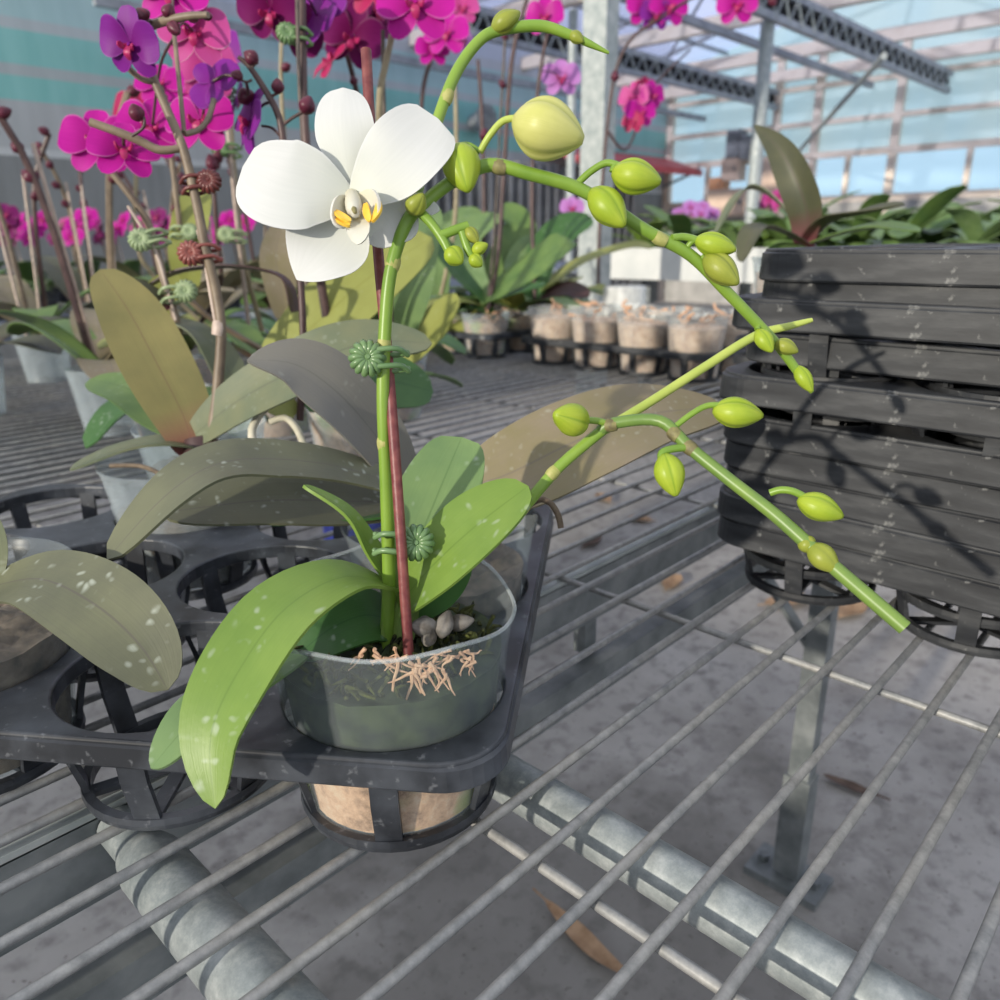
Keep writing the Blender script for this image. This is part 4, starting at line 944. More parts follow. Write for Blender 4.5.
cC = (.41, .91)
PC = plant_at('orchid with pale green spiral clips on its leaning spike behind the bronze leaf', *cC, 21)
genleaves(PC, cC, 3, ['leaf_mid', 'leaf_greygreen', 'leaf_deep'], 4, .14)
px_leaf(PC, [(238, 415, .80), (228, 370, .79), (195, 330, .78), (148, 318, .78)], .038, [(.4, .4, .8), (.3, .6, .7), (.1, .9, .4), (-.2, .9, .3)], 'leaf_greygreen', .12, .5, .5, .6)
px_leaf(PC, [(150, 330, .80), (158, 300, .81), (178, 275, .82)], .034, [(.4, .3, .9)] * 3, 'leaf_yellow', .1, .5, .5, .6)
px_leaf(PC, [(295, 312, .80), (282, 278, .79), (235, 268, .78), (180, 272, .78), (140, 292, .78)], .024, [(.5, .6, .5), (.2, .9, .3), (0, 1, .2), (-.1, 1, .2), (-.2, .9, .2)], 'leaf_maroon', .12, .5, .5, .6)
px_leaf(PC, [(170, 308, .77), (145, 292, .76), (110, 276, .75)], .026, [(-.2, .7, .6)] * 3, 'leaf_redback', .1, .5, .4, .6)
px_tube(PC, [(200, 405, .80, .0042), (185, 365, .79, .0042), (176, 320, .78, .004), (164, 280, .77, .004), (150, 228, .76, .0037), (132, 198, .75, .0034), (105, 165, .74, .003)], .004, 'stem_brown', 'flower_stem', 9, 5)
px_tube(PC, [(176, 320, .772), (166, 285, .765), (155, 250, .757), (128, 206, .745)], .0016, 'stake_pale', 'stake', 7, 3)
px_clip(PC, 155, 238, .752, -1, 0, 'clip_pale', 1.35, (-.3, 1, 0)); px_clip(PC, 173, 294, .765, 1, .1, 'clip_pale', 1.35, (-.2, 1, 0))
flower(PC, at(98, 142, .74), cdir(.2, .1, 1), .034, 'magenta')
cH = (.575, .80)
PH = plant_at('orchid with broad yellow green leaf behind the white bloom and a dark upright spike', *cH, 22)
px_leaf(PH, [(272, 362, .87), (318, 322, .86), (372, 276, .86), (432, 238, .87)], .088, [(-.15, .35, 1), (-.15, .35, 1), (-.1, .4, 1), (0, .5, .9)], 'leaf_yellow', .08, .55, .5, .6)
genleaves(PH, cH, 8, ['leaf_mid', 'leaf_deep', 'leaf_greygreen'], 4, .15)
px_tube(PH, [(340, 385, .89, .0045), (318, 260, .84, .0044), (306, 140, .80, .0042), (303, 60, .79, .0040), (302, -15, .78, .0038)], .004, 'stem_maroon', 'flower_stem', 9, 4)
px_tube(PH, [(334, 385, .885), (311, 230, .83), (300, 100, .79), (297, -10, .77)], .0020, 'stake_dark', 'stake', 7, 3)
px_clip(PH, 300, 36, .785, -1, .05, 'clip_green', 1.3)
for x, y, d, S, m_, nx, ny, nz, sp in ((271, 10, .80, .036, 'plum', -.2, -.75, .7, .2), (317, 14, .82, .040, 'purple', .6, -.1, -.8, .5), (262, -6, .86, .032, 'pink', 0, 0, 1, .2), (297, 30, .84, .030, 'plum', -.1, -.7, .7, .8)):
    flower(PH, at(x, y, d), cdir(nx, ny, nz), S, m_, spin=sp)
px_bud(PH, (281, 34, .87), (291, 20, .86), .009, 'magenta' and 'bud_dark')
cK = (.78, .98)
PK = plant_at('orchid with big magenta bloom above the white bloom beside the red stake', *cK, 23)
genleaves(PK, cK, 12, ['leaf_mid', 'leaf_deep', 'leaf_bluegreen'], 5, .15)
px_leaf(PK, [(405, 360, 1.1), (440, 320, 1.08), (460, 300, 1.06), (400, 318, 1.0)][:3], .06, [(0, .6, .8)] * 3, 'leaf_yellow', .1, .5, .5, .6)
px_leaf(PK, [(396, 350, 1.1), (412, 295, 1.08), (420, 250, 1.08), (436, 205, 1.1)], .052, [(.3, .2, 1)] * 4, 'leaf_bluegreen', .1, .5, .5, .6)
px_tube(PK, [(392, 350, 1.1, .0042), (382, 220, 1.0, .0042), (379, 110, .93, .0042), (386, 62, .91, .004), (396, 22, .90, .0036), (408, -10, .89, .003)], .004, 'stem_tan', 'flower_stem', 9, 4)
px_tube(PK, [(393, 350, 1.09), (388, 220, 1.0), (384, 100, .94), (383, 30, .91)], .0024, 'stake_dark', 'stake', 7, 3)
flower(PK, at(416, 4, .87), cdir(0, -.1, 1), .044, 'magenta'); flower(PK, at(375, -12, .95), cdir(-.2, .1, 1), .036, 'crimson')
cJ = (.90, 1.12)
PJ = plant_at('orchid with a cluster of dark plum blooms above the white bloom', *cJ, 24)
genleaves(PJ, cJ, 13, ['leaf_mid', 'leaf_deep'], 5, .15)
px_tube(PJ, [(388, 340, 1.3, .0042), (375, 240, 1.2, .004), (364, 130, 1.1, .0038), (355, 85, 1.06, .0036), (343, 40, 1.02, .0034), (332, 5, 1.0, .003)], .004, 'stem_maroon', 'flower_stem', 8, 4)
for x, y, d, S, m_, nx, ny, nz, sp in ((352, 36, 1.0, .041, 'plum', .1, -.55, .8, .3), (338, 4, 1.0, .042, 'plum', .3, -.2, .9, .6), (331, 62, 1.0, .030, 'crimson', -.6, .5, .6, 2.6), (377, 12, 1.02, .036, 'plum', .5, 0, .8, .2)):
    flower(PJ, at(x, y, d), cdir(nx, ny, nz), S, m_, spin=sp)
px_bud(PJ, (355, 85, 1.05), (352, 76, 1.05), .006, 'bud_dark')
cD = (.60, 1.03)
PD = plant_at('orchid with bare pinkish spike and upright yellow leaf at the far left', *cD, 25)
genleaves(PD, cD, 14, ['leaf_mid', 'leaf_yellow', 'leaf_redback'], 5, .16)
px_leaf(PD, [(188, 285, 1.02), (186, 250, 1.0), (192, 215, 1.0), (202, 185, 1.02)], .046, [(.2, .1, 1)] * 4, 'leaf_yellow', .08, .6, .5, .5)
px_leaf(PD, [(285, 318, 1.05), (280, 285, 1.04), (276, 255, 1.04), (282, 222, 1.06)], .044, [(.3, .2, 1)] * 4, 'leaf_olive', .1, .5, .5, .6)
px_tube(PD, [(262, 350, 1.12, .004), (190, 300, 1.05, .004), (181, 235, 1.0, .0038), (172, 160, .97, .0035), (165, 95, .95, .003)], .004, 'stem_brown', 'flower_stem', 8, 4)
px_clip(PD, 180, 232, .99, 1, .1, 'clip_pale', 1.3); flower(PD, at(160, 84, .96), cdir(.1, .2, 1), .03, 'magenta')
cF = (.80, 1.30)
PF = plant_at('orchid with pink blooms whose spike is tied to pale stakes with green clips', *cF, 26)
genleaves(PF, cF, 15, ['leaf_mid', 'leaf_deep', 'leaf_redback'], 5, .16)
px_tube(PF, [(262, 330, 1.35, .0045), (244, 260, 1.25, .0045), (236, 190, 1.2, .0042), (230, 120, 1.17, .004), (222, 70, 1.15, .0035), (210, 48, 1.14, .003)], .004, 'stem_tan', 'flower_stem', 8, 4)
px_tube(PF, [(250, 335, 1.33), (240, 250, 1.23), (230, 150, 1.16), (224, 80, 1.13)], .0035, 'stake_pale', 'stake', 7, 3)
for x, y, d in ((237, 236, 1.2), (231, 150, 1.16), (226, 93, 1.14)): px_clip(PF, x, y, d, -1, .1, 'clip_pale' if y > 200 else 'clip_green', 1.6)
for x, y, d, S, m_, nx, ny, nz in ((206, 68, 1.05, .042, 'pink', .1, -.3, .9), (216, 52, 1.1, .04, 'purple', .3, .2, -.8), (196, 88, 1.08, .038, 'magenta', -.4, .4, .7), (236, 98, 1.12, .03, 'purple', .8, -.2, -.3)):
    flower(PF, at(x, y, d), cdir(nx, ny, nz), S, m_)
cE = (.58, 1.28)
PE = plant_at('orchid with two maroon buds on a short upright spike', *cE, 27)
genleaves(PE, cE, 16, ['leaf_mid', 'leaf_maroon', 'leaf_yellow'], 5, .16)
px_tube(PE, [(188, 340, 1.3, .0042), (219, 290, 1.24, .004), (217, 235, 1.2, .0038), (212, 165, 1.16, .003)], .004, 'stem_maroon', 'flower_stem', 8, 4)
px_bud(PE, (214, 172, 1.15), (209, 154, 1.14), .010, 'bud_dark'); px_bud(PE, (214, 166, 1.16), (221, 148, 1.15), .0085, 'bud_dark')
cI = (1.0, 1.30)
PI_ = plant_at('orchid with a thin olive spike behind the dark upright spike', *cI, 28)
genleaves(PI_, cI, 17, ['leaf_mid', 'leaf_deep', 'leaf_bluegreen'], 5, .16)
px_tube(PI_, [(375, 330, 1.5, .004), (300, 250, 1.38, .0042), (284, 130, 1.3, .004), (281, 60, 1.28, .0035), (284, 20, 1.27, .003)], .004, 'stem_tan', 'flower_stem', 8, 4)
px_bud(PI_, (282, 70, 1.28), (290, 64, 1.27), .008, 'bud_dark'); flower(PI_, at(288, 12, 1.27), cdir(.2, -.2, 1), .045, 'purple')
cL = (1.06, 1.55)
PL = plant_at('orchid with small magenta blooms on a dark curved spike right of the big bloom', *cL, 29)
genleaves(PL, cL, 18, ['leaf_mid', 'leaf_deep', 'leaf_bluegreen'], 5, .17)
px_tube(PL, [(330, 320, 1.75, .0045), (405, 240, 1.6, .0045), (419, 130, 1.5, .0045), (426, 75, 1.48, .0042), (446, 30, 1.45, .004), (470, -5, 1.43, .0035)], .004, 'stem_maroon', 'flower_stem', 8, 5)
for x, y, d, S, m_, nx in ((447, 34, 1.4, .042, 'magenta', -.2), (432, 50, 1.42, .032, 'magenta', .2), (462, 8, 1.42, .032, 'pink', .1), (461, 42, 1.46, .028, 'lilac', .5)): flower(PL, at(x, y, d), cdir(nx, .1, 1), S, m_)
cB = (.80, 1.62)
PB = plant_at('orchid at the back left with pale leaves', *cB, 30)
genleaves(PB, cB, 19, ['leaf_mid', 'leaf_yellow', 'leaf_redback'], 6, .18)
px_tube(PB, [(210, 330, 1.6, .004), (142, 260, 1.5, .0042), (136, 180, 1.44, .004), (140, 120, 1.4, .003)], .004, 'stem_tan', 'flower_stem', 8, 4)
flower(PB, at(143, 112, 1.4), cdir(.1, 0, 1), .05, 'crimson')

# plants in the tray at the back, green with unopened spikes
make_tray(2, 3, 'black pot tray under the green orchids at the back of the bench', (1.41, 1.38, 0), 0, M['tray'])
for i, j, lab, sd_, nl in ((0, 0, 'green orchid in hazy clear pot at the near corner of the back tray', 41, 6), (0, 1, 'green orchid left of the corner pot in the back tray', 42, 6), (0, 2, 'green orchid at the left end of the back tray', 43, 6),
                     (1, 0, 'green orchid at the right rear of the back tray', 44, 6), (1, 1, 'green orchid in the rear middle of the back tray', 45, 6)):
    c_ = (1.41 + i * PITCH_C, 1.38 + j * PITCH_C); t = plant_at(lab, *c_, sd_, 'pot_dull' if i == 0 and j == 0 else 'pot_milky')
    if not (i == 0 and j == 0): genleaves(t, c_, sd_, ['leaf_mid', 'leaf_deep', 'leaf_bluegreen', 'leaf_yellow'], nl, .21, .075)
    roots(t, c_, sd_, 'root', 3)
    if (i, j) == (0, 0):
        px_leaf(t, [(480, 300, 1.85), (520, 275, 1.83), (560, 245, 1.83), (570, 240, 1.84)], .085, [(-.1, .6, .8)] * 4, 'leaf_mid', .1, .5, .5, .6)
        px_leaf(t, [(485, 300, 1.85), (460, 275, 1.80), (440, 245, 1.77), (425, 228, 1.76)], .075, [(.3, .6, .7)] * 4, 'leaf_deep', .15, .5, .5, .6)
        px_leaf(t, [(490, 300, 1.85), (525, 290, 1.8), (545, 284, 1.78)], .05, [(0, .7, .5)] * 3, 'leaf_deep', .12, .5, .5, .6)
        px_leaf(t, [(480, 305, 1.84), (450, 300, 1.75), (405, 322, 1.62)], .062, [(-.1, .6, .7)] * 3, 'leaf_yellow', .12, .5, .5, .6)
        px_leaf(t, [(488, 300, 1.86), (470, 270, 1.9), (468, 235, 1.92), (500, 215, 1.94)], .075, [(.2, .4, .9)] * 4, 'leaf_bluegreen', .12, .5, .5, .6)
        px_tube(t, [(488, 310, 1.85, .005), (498, 255, 1.82, .0055), (504, 170, 1.78, .0055), (512, 60, 1.74, .005), (530, -12, 1.7, .004)], .005, 'stem_maroon', 'flower_stem', 8, 5)
        px_tube(t, [(487, 310, 1.85), (494, 240, 1.82), (500, 130, 1.77), (505, 40, 1.73)], .003, 'stake_dark', 'stake', 7, 3)
        for x, y in ((505, 88), (507, 40)): px_bud(t, (x, y, 1.75), (x - 6, y - 8, 1.74), .008, 'bud_dark')
    if (i, j) == (1, 0):
        px_tube(t, [(535, 300, 2.0, .005), (532, 200, 1.95, .0055), (536, 110, 1.9, .005), (546, 40, 1.86, .004), (560, 0, 1.85, .004)], .005, 'stem_maroon', 'flower_stem', 8, 5)
        flower(t, at(545, 16, 1.84), cdir(-.2, -.2, 1), .046, 'magenta'); flower(t, at(561, 78, 1.9), cdir(0, 0, 1), .048, 'lilac')
        px_leaf(t, [(540, 290, 2.0), (580, 262, 1.98), (630, 246, 1.95), (652, 248, 1.94)], .07, [(0, .8, .5)] * 4, 'leaf_yellow', .1, .5, .5, .6)
    if (i, j) == (0, 1):
        px_tube(t, [(440, 300, 1.9, .005), (455, 220, 1.85, .0055), (456, 120, 1.8, .005), (454, 70, 1.78, .004)], .005, 'stem_tan', 'flower_stem', 8, 5); px_bud(t, (455, 78, 1.78), (460, 68, 1.77), .010, 'bud_dark')
    if (i, j) == (1, 1):
        px_tube(t, [(480, 300, 2.0, .005), (484, 220, 1.95, .0055), (482, 120, 1.9, .005), (478, 60, 1.88, .004)], .005, 'stem_maroon', 'flower_stem', 8, 5); px_bud(t, (482, 140, 1.9), (486, 128, 1.89), .011, 'bud_dark')
    if (i, j) == (0, 1):
        px_leaf(t, [(438, 305, 1.95), (436, 265, 1.94), (452, 228, 1.95), (482, 212, 1.97)], .085, [(.2, .3, .9)] * 4, 'leaf_bluegreen', .12, .5, .5, .6)
        px_leaf(t, [(432, 305, 1.95), (408, 280, 1.92), (398, 240, 1.92)], .08, [(.3, .3, .9)] * 3, 'leaf_mid', .12, .5, .5, .6)
    if (i, j) == (1, 1):
        px_leaf(t, [(480, 300, 2.05), (505, 255, 2.05), (520, 226, 2.06), (502, 204, 2.08)], .09, [(.1, .3, .9)] * 4, 'leaf_mid', .12, .5, .5, .6)
        px_leaf(t, [(484, 300, 2.05), (470, 262, 2.08), (480, 236, 2.1)], .08, [(.1, .4, .9)] * 3, 'leaf_deep', .12, .5, .5, .6)
    if (i, j) == (1, 0):
        px_leaf(t, [(532, 300, 2.0), (542, 256, 2.0), (566, 228, 2.02), (592, 218, 2.05)], .09, [(0, .4, .9)] * 4, 'leaf_deep', .12, .5, .5, .6)
        px_leaf(t, [(532, 300, 2.0), (520, 270, 2.02), (535, 236, 2.05)], .085, [(.1, .3, .9)] * 3, 'leaf_bluegreen', .12, .5, .5, .6)
        px_leaf(t, [(535, 302, 2.0), (565, 290, 1.96), (590, 296, 1.94)], .06, [(0, .6, .8)] * 3, 'leaf_maroon', .12, .5, .5, .6)
# two further ones behind, before the column
for (x_, y_), lab, sd_ in (((2.05, 1.62), 'orchid with a magenta cluster right of the square column', 51), ((1.9, 1.85), 'leafy orchid with pink bloom low behind the branch of buds', 52), ((1.75, 1.45), 'leafy green orchid between back tray and column', 53)):
    t = plant_at(lab, x_, y_, sd_, 'pot_milky'); genleaves(t, (x_, y_), sd_, ['leaf_mid', 'leaf_deep', 'leaf_maroon', 'leaf_yellow'], 6, .22, .075)
    if sd_ == 51:
        px_tube(t, [(598, 290, 2.5, .006), (600, 220, 2.45, .006), (607, 130, 2.4, .0055), (616, 70, 2.35, .005), (632, 38, 2.32, .0045), (650, 25, 2.3, .004)], .005, 'stem_maroon', 'flower_stem', 8, 5)
        for x, y, S, m_ in ((645, 6, .06, 'magenta'), (668, 6, .062, 'magenta'), (655, 14, .05, 'purple')): flower(t, at(x, y, 2.3), cdir(.2, -.2, 1), S, m_)
        px_tube(t, [(607, 130, 2.4, .005), (625, 150, 2.45, .004), (640, 120, 2.48, .004), (655, 85, 2.5, .0035), (690, 50, 2.55, .003)], .004, 'stem_maroon', 'flower_stem', 7, 5)
        for x, y, S, m_, nx in ((634, 98, .05, 'pink', -.5), (652, 95, .045, 'magenta', .5), (640, 112, .05, 'magenta', .1), (633, 122, .035, 'crimson', -.3), (645, 88, .035, 'crimson', .2)): flower(t, at(x, y, 2.46), cdir(nx, -.2, 1), S, m_)
        px_bud(t, (615, 82, 2.36), (615, 70, 2.35), .014, 'bud_dark')
        px_tube(t, [(650, 25, 2.3, .004), (700, -5, 2.3, .004), (735, 2, 2.3, .003)], .004, 'stem_maroon', 'flower_stem', 7, 5)
        flower(t, at(737, 4, 2.3), cdir(-.2, -.4, 1), .06, 'magenta'); px_bud(t, (770, -4, 2.3), (775, 6, 2.3), .014, 'bud_dark')
    if sd_ == 52: flower(t, at(572, 208, 2.5), cdir(0, .1, 1), .04, 'lilac')

# ------------------------------------------------------------------ tray of pots without plants
TX, TY = 1.436, 1.18
make_tray(2, 4, 'grey black pot tray full of clear pots without plants', (TX, TY - 3 * PITCH_C, 0), 0, M['tray_old'])
words = ['first', 'second', 'third', 'fourth']
for i in range(2):
    for j in range(4):
        c_ = (TX + i * PITCH_C, TY - j * PITCH_C)
        t = potted('leafless clear pot of moss, %s from the left in the %s row of its tray' % (words[j], ('front', 'rear')[i]), c_, 60 + i * 4 + j, 'pot_milky', 'pots without plants', .008, 'sphagnum_pale', .122, 'moss_pot', .10)
        roots(t, c_, 70 + i * 4 + j, 'root', 6 if j > 1 or i else 3, .115)
cw = V((1.70, 1.17, 0)); t = thing('empty_pot', 'empty whitish pot standing upside down behind the row of moss pots', 'pot', tuple(cw), None)
g = MB(); g.lathe([(.060, 0), (.0585, .012), (.0565, .05), (.054, .160), (.05, .165), (.0005, .165), (.0005, .1635), (.049, .1635), (.053, .158), (.0555, .05), (.0575, .012), (.059, 0)], 40, cw, closed=True); g.build('wall', M['pot_white'], t)
g = MB(); g.lathe([(.0605, .0), (.0625, .003), (.0625, .009), (.0605, .011)], 40, cw, closed=True); g.build('rim', M['pot_white'], t)

# ------------------------------------------------------------------ stack of empty trays at the right
zs = [(.0527, 0, 0, 0), (.0742, .002, .002, .4), (.0957, .001, -.001, -.3), (.117, .003, .001, .2), (.138, .0, .002, .0), (.171, -.004, .004, .8), (.200, .004, -.006, -1.0), (.226, .002, .001, .9), (.243, .008, -.014, -.6), (.260, .008, -.013, .3)]
names = ['lowest', 'second', 'third', 'fourth', 'fifth', 'sixth', 'seventh', 'eighth', 'ninth', 'topmost']
base_t = None
for q, (z_, dx, dy, rz) in enumerate(zs):
    lab = 'faded black tray, %s of the tall tray stack at the right' % (names[q] if q in (0, 9) else names[q] + ' from below')
    loc = (.620 + dx, .228 + dy - 3 * PITCH_C, z_ - .0525)
    if base_t is None: base_t = make_tray(3, 4, lab, loc, radians(rz), M['tray_old'], 'stacked empty trays', .0415)
    else: dup(base_t, loc, radians(rz), lab)
# a lower stack behind it carrying one orchid
b2 = None
for q in range(5):
    lab = 'tray of the low stack under the red based orchid, mostly hidden by the tall stack'
    if b2 is None: b2 = make_tray(2, 2, lab, (1.13, .486 - PITCH_C, .003), 0, M['tray_old'], 'trays of the low rear stack')
    else: dup(b2, (1.13, .486 - PITCH_C, .003 + q * .025), 0, lab)
cR = (1.13, .486)
PR = potted('orchid with tall pointed leaf and red leaf bases above the tray stack', cR, 80, 'pot_dull', None, .150)
px_leaf(PR, [(806, 245, 1.12), (808, 215, 1.10), (796, 180, 1.09), (778, 148, 1.10), (754, 125, 1.13)], .050, [(-.8, .1, .7), (-.75, .1, .7), (-.7, .1, .75), (-.65, .2, .8), (-.6, .3, .8)], 'leaf_redback', .35, .6, .35, 1.1)
px_leaf(PR, [(808, 242, 1.12), (830, 222, 1.08), (860, 215, 1.04), (905, 205, 1.0)], .055, [(0, .8, .5)] * 4, 'leaf_redback', .25, .5, .5, .6)
px_leaf(PR, [(808, 246, 1.12), (840, 235, 1.08), (880, 228, 1.04), (920, 232, 1.0)], .05, [(0, .8, .5)] * 4, 'leaf_mid', .2, .5, .5, .6)
px_leaf(PR, [(806, 244, 1.14), (780, 205, 1.15), (745, 190, 1.16), (715, 235, 1.16)], .034, [(.2, .9, .3), (.1, 1, .3), (0, 1, .2), (-.6, .6, .2)], 'leaf_greygreen', .2, .5, .5, .6)
px_leaf(PR, [(806, 246, 1.11), (780, 232, 1.07), (755, 230, 1.04), (742, 262, 1.02)], .040, [(-.1, .8, .6), (-.1, .8, .6), (-.3, .8, .5), (-.8, .2, .5)], 'leaf_redback', .2, .5, .5, .6)
px_leaf(PR, [(806, 248, 1.10), (785, 248, 1.07), (768, 262, 1.05)], .03, [(-.1, .8, .6)] * 3, 'leaf_mid', .2, .5, .5, .6)
px_tube(PR, [(808, 262, 1.13, .015), (806, 244, 1.13, .014), (805, 232, 1.13, .009)], .012, 'leaf_maroon', 'stem_base', 10, 3)

# ------------------------------------------------------------------ the next bench with young plants
nb = thing('greenhouse_bench', 'white edged bench of young green orchids before the far wall', 'bench', (4.4, 1.0, FZ))
MB().box((3.2, 1.0, .165), (.03, 2.74, .14)).build('side_board', M['white_plastic'], nb, flat=True)
MB().box((4.9, 1.0, .11), (3.37, 2.74, .02)).build('bench_top', M['bench_grey'], nb, flat=True)
for x_ in (3.4, 5.4):
    for y_ in (-.2, 2.2): MB().box((x_, y_, -.25), (.05, .05, .70)).build('leg', M['galv_dark'], nb, flat=True)
def young(mats, seed, flo=None):
    r_ = random.Random(seed); g = MB()
    me_objs = []
    for q in range(6):
        az = q * 1.05 + r_.uniform(-.3, .3); d = V((cos(az), sin(az), 0)); L = r_.uniform(.14, .2); rise = r_.uniform(.5, 1.2); dr = r_.uniform(.4, .8)
        pts = [V((0, 0, .09)) + d * (L * t) + V((0, 0, L * (rise * t - dr * t * t))) for t in (0, .33, .66, 1)]
        g.sheet(pts, [V((0, 0, 1)) - d * .3] * 4, blade(.07, .4), .12, .002, 9, 4)
    g.lathe([(.042, 0), (.055, .1), (.053, .1), (.04, .004)], 16, closed=True)
    if flo:
        for q in range(5):
            a = V((r_.uniform(-.08, .08), r_.uniform(-.08, .08), r_.uniform(.22, .32))); g.tube([V((0, 0, .1)), a * .6 + V((0, 0, .06)), a], .003, 5)
    return g.build('young_orchid', M[mats])
rr = random.Random(5); vs_ = [young('leaf_mid', 1), young('leaf_green', 2), young('leaf_bluegreen', 3)]; first = set()
labs = ['young mid green orchid in the rows on the white edged bench', 'young bright green orchid in the rows on the white edged bench', 'young blue green orchid in the rows on the white edged bench']
for ix in range(7):
    for iy in range(11):
        q = rr.choice((0, 0, 1, 2)); o = vs_[q]
        if q in first: o = o.copy(); C.objects.link(o)
        first.add(q); tag(o, labs[q], 'plant', 'young orchids on the far bench')
        o.location = (3.36 + ix * .30 + rr.uniform(-.03, .03), -.2 + iy * .24 + rr.uniform(-.03, .03), .12); o.rotation_euler = (0, 0, rr.uniform(0, 6.28)); s_ = rr.uniform(1.15, 1.45); o.scale = (s_, s_, s_)
for q, (px_, py_) in enumerate(((690, 214), (768, 206), (778, 203), (702, 214))):
    p = at(px_, py_, 5.9 + .1 * q); c_ = (p.x, p.y)
    t = thing('flowering_orchid', 'small pink blurred orchid bloom, %s from the left above the far bench' % ['first', 'third', 'fourth', 'second'][q], 'plant', (p.x, p.y, .12), 'pink orchids behind the far bench')
    MB().tube([(p.x, p.y, .12), (p.x + .01, p.y, (p.z + .12) / 2), tuple(p)], .008, 6, 3).build('flower_stem', M['stem_brown'], t)
    MB().lathe([(.042, .12), (.055, .22), (.053, .22), (.04, .124)], 16, (p.x, p.y, 0), closed=True).build('pot', M['tray_old'], t)
    note_stem(t, [V((p.x + .01, p.y, (p.z + .12) / 2)), p])
    for a_ in range(3): flower(t, p + V((0, .09 * (a_ - 1), .05 * (a_ % 2))), cdir(0, .1, 1), .06, ('lilac', 'pink', 'pink', 'lilac')[q])
MB().box((5.2, 3.1, .11), (3.4, 1.46, .02)).build('bench_top', M['bench_grey'], nb, flat=True)

# ------------------------------------------------------------------ flowering rows farther left, before the teal wall
b3 = thing('greenhouse_bench', 'dark bench of flowering orchids along the teal wall', 'bench', (1.9, 4.2, FZ))
MB().box((2.3, 4.1, -.03), (4.2, 2.0, .03)).build('bench_top', M['bench_grey'], b3, flat=True)
for x_ in (.4, 2.3, 4.2):
    for y_ in (3.3, 4.9): MB().box((x_, y_, -.32), (.05, .05, .56)).build('leg', M['galv_dark'], b3, flat=True)
def far_orchid(seed, mat_f, leaf, lab):
    r_ = random.Random(seed); t = thing('flowering_orchid', lab, 'plant', (0, 0, 0), 'flowering orchids along the teal wall')
    MB().lathe([(.042, 0), (.055, .1), (.053, .1), (.04, .004)], 16, closed=True).build('pot', M['tray_old'], t)
    for q in range(5):
        world_leaf(t, (0, 0, .09), q * 1.25 + r_.uniform(-.3, .3), r_.uniform(.16, .22), .075, r_.uniform(.5, 1.1), r_.uniform(.4, .8), leaf)
    p0 = V((0, 0, .09)); p1 = V((r_.uniform(-.03, .03), r_.uniform(-.03, .03), .30)); p2 = p1 + V((r_.uniform(-.08, .08), r_.uniform(-.08, .08), .10))
    MB().tube([p0, p1, p2], .005, 6, 4).build('flower_stem', M['stem_brown'], t); MB().tube([p0 + V((.012, 0, 0)), p1 + V((.01, 0, .02))], .003, 6).build('stake', M['stake_pale'], t)
    note_stem(t, [p0, p1, p2])
    for q in range(3): flower(t, p1 + (p2 - p1) * (.3 + .35 * q) + V((r_.uniform(-.04, .04), r_.uniform(-.04, .04), -.01)), cdir(r_.uniform(-.5, .5), .2, 1), .045, mat_f)
    return t
protos = [far_orchid(1, 'magenta', 'leaf_mid', 'blurred magenta orchid on the bench along the teal wall'), far_orchid(2, 'plum', 'leaf_redback', 'blurred plum orchid on the bench along the teal wall'), far_orchid(3, 'pink', 'leaf_mid', 'blurred pink orchid on the bench along the teal wall')]
r_ = random.Random(9); n_ = 0
for ix in range(13):
    for iy in range(4):
        x_, y_ = .4 + ix * .27 + r_.uniform(-.05, .05), 3.3 + iy * .4 + r_.uniform(-.08, .08); q = r_.choice((0, 1, 2))
        if x_ > 2.5: continue
        if n_ in (0, 1, 2): o = protos[n_]; o.location = (x_, y_, -.015); o.rotation_euler = (0, 0, .0)
        else: dup(protos[q], (x_, y_, -.015), r_.uniform(-.5, .5))
        n_ += 1

def budded(seed, lab):
    r_ = random.Random(seed); t = thing('budded_orchid', lab, 'plant', (0, 0, 0), 'orchids with bare stems at the back left')
    MB().lathe([(.042, 0), (.055, .1), (.053, .1), (.04, .004)], 16, closed=True).build('pot', M['pot_dull'], t)
    for q in range(6): world_leaf(t, (0, 0, .09), q * 1.05 + r_.uniform(-.3, .3), r_.uniform(.18, .24), .08, r_.uniform(.6, 1.3), r_.uniform(.4, .8), r_.choice(['leaf_mid', 'leaf_redback', 'leaf_deep', 'leaf_olive']))
    for s_ in (-1, 1):
        p0 = V((.015 * s_, 0, .09)); p1 = V((.04 * s_, r_.uniform(-.03, .03), .36)); p2 = p1 + V((.05 * s_, r_.uniform(-.05, .05), .12))
        MB().tube([p0, p1, p2], .0048, 6, 4).build('flower_stem', M['stem_brown' if s_ > 0 else 'stem_maroon'], t)
        MB().tube([p0 + V((.01, .01, 0)), p1 + V((.008, .008, .05))], .003, 6).build('stake', M['stake_pale'], t)
        for q in range(4): bud_mb(p1 + (p2 - p1) * (q / 3), V((r_.uniform(-1, 1), r_.uniform(-1, 1), .4)), .022, .009).build('bud', M['bud_dark'], t)
    return t
bl_ = 'orchid with bare brown stems and leaves on the back left of the mesh bench'
pb = [budded(1, bl_), budded(2, bl_)]; n_ = 0
for x_, y_ in ((.45, 1.25), (.34, 1.55), (.55, 1.85), (.75, 2.1), (.95, 1.9), (1.2, 2.05), (1.15, 1.75), (.4, 2.1), (1.4, 1.85), (1.0, 2.22)):
    if n_ < 2: pb[n_].location = (x_, y_, .003)
    else: dup(pb[n_ % 2], (x_, y_, .003), n_ * 1.3)
    n_ += 1

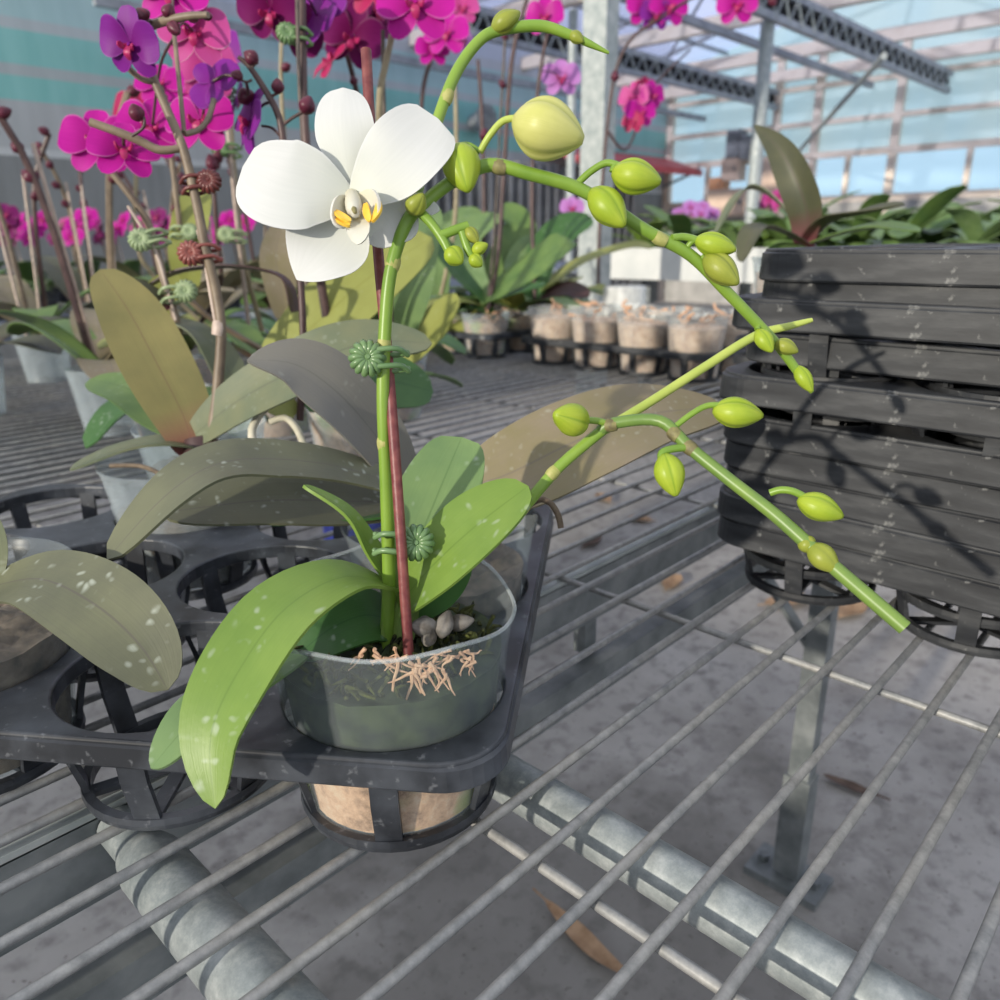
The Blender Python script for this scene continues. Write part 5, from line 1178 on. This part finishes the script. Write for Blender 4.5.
# ------------------------------------------------------------------ fallen leaves, drum
def fallen(px, py, L, w, az, mat, label, curl=.3):
    p = onz(px, py, FZ); d = V((cos(az), sin(az), 0)); t = None
    pts = [p + d * (L * (q / 4 - .5)) + V((0, 0, .006 + curl * L * (q / 4 - .5) ** 2)) for q in range(5)]
    g = MB(); g.sheet(pts, [V((0, 0, 1))] * 5, blade(w, .15, .45, .7), .35, .0015, 14, 6, .12); g.tube([pts[0] - d * L * .18, pts[0] + d * .01], .0016, 6)
    o = g.build('fallen_leaf', M[mat], None, origin=tuple(p)); tag(o, label, 'leaf', 'dry leaves on the floor')
A0 = radians(43.5)
fallen(584, 945, .15, .026, radians(-98), 'dry_leaf', 'long dry brown leaf on the floor under the front of the mesh', .25)
fallen(603, 500, .10, .05, A0 + .3, 'dry_leaf', 'rusty dry leaf on the floor beyond the rail', .2); fallen(592, 545, .11, .04, A0 - .6, 'dry_dark', 'dark curled leaf on the floor right beside the steel rail', .2)
fallen(640, 522, .08, .045, A0 + 1.2, 'dry_leaf', 'small rusty leaf on the floor above the rail', .2); fallen(672, 585, .10, .05, A0 - .5, 'dry_leaf', 'tan leaf on the floor between rail and tray stack', .2)
fallen(788, 605, .13, .06, A0 - 1.3, 'dry_leaf', 'tan leaf on the floor left of the bench leg below the tray stack', .2); fallen(852, 612, .14, .06, A0 - .8, 'dry_leaf', 'tan leaf on the floor right of the bench leg', .2)
fallen(850, 790, .09, .02, A0 + .9, 'dry_dark', 'dark twig like leaf on the floor right of the leg foot', .2)
p = onz(356, 436, -.09)
t = thing('plastic_drum', 'dark blue plastic drum under the mesh behind the grey violet leaf', 'drum', (p.x, p.y, FZ))
g = MB(); g.lathe([(.001, FZ), (.075, FZ), (.08, FZ + .03), (.08, -.13), (.075, -.10), (.001, -.10)], 40, (p.x, p.y, 0)); g.build('shell', M['blue_plastic'], t)
g = MB(); g.lathe([(.075, -.10), (.078, -.095), (.078, -.088), (.070, -.088), (.070, -.10)], 40, (p.x, p.y, 0), closed=True); g.build('rim', M['blue_plastic'], t)
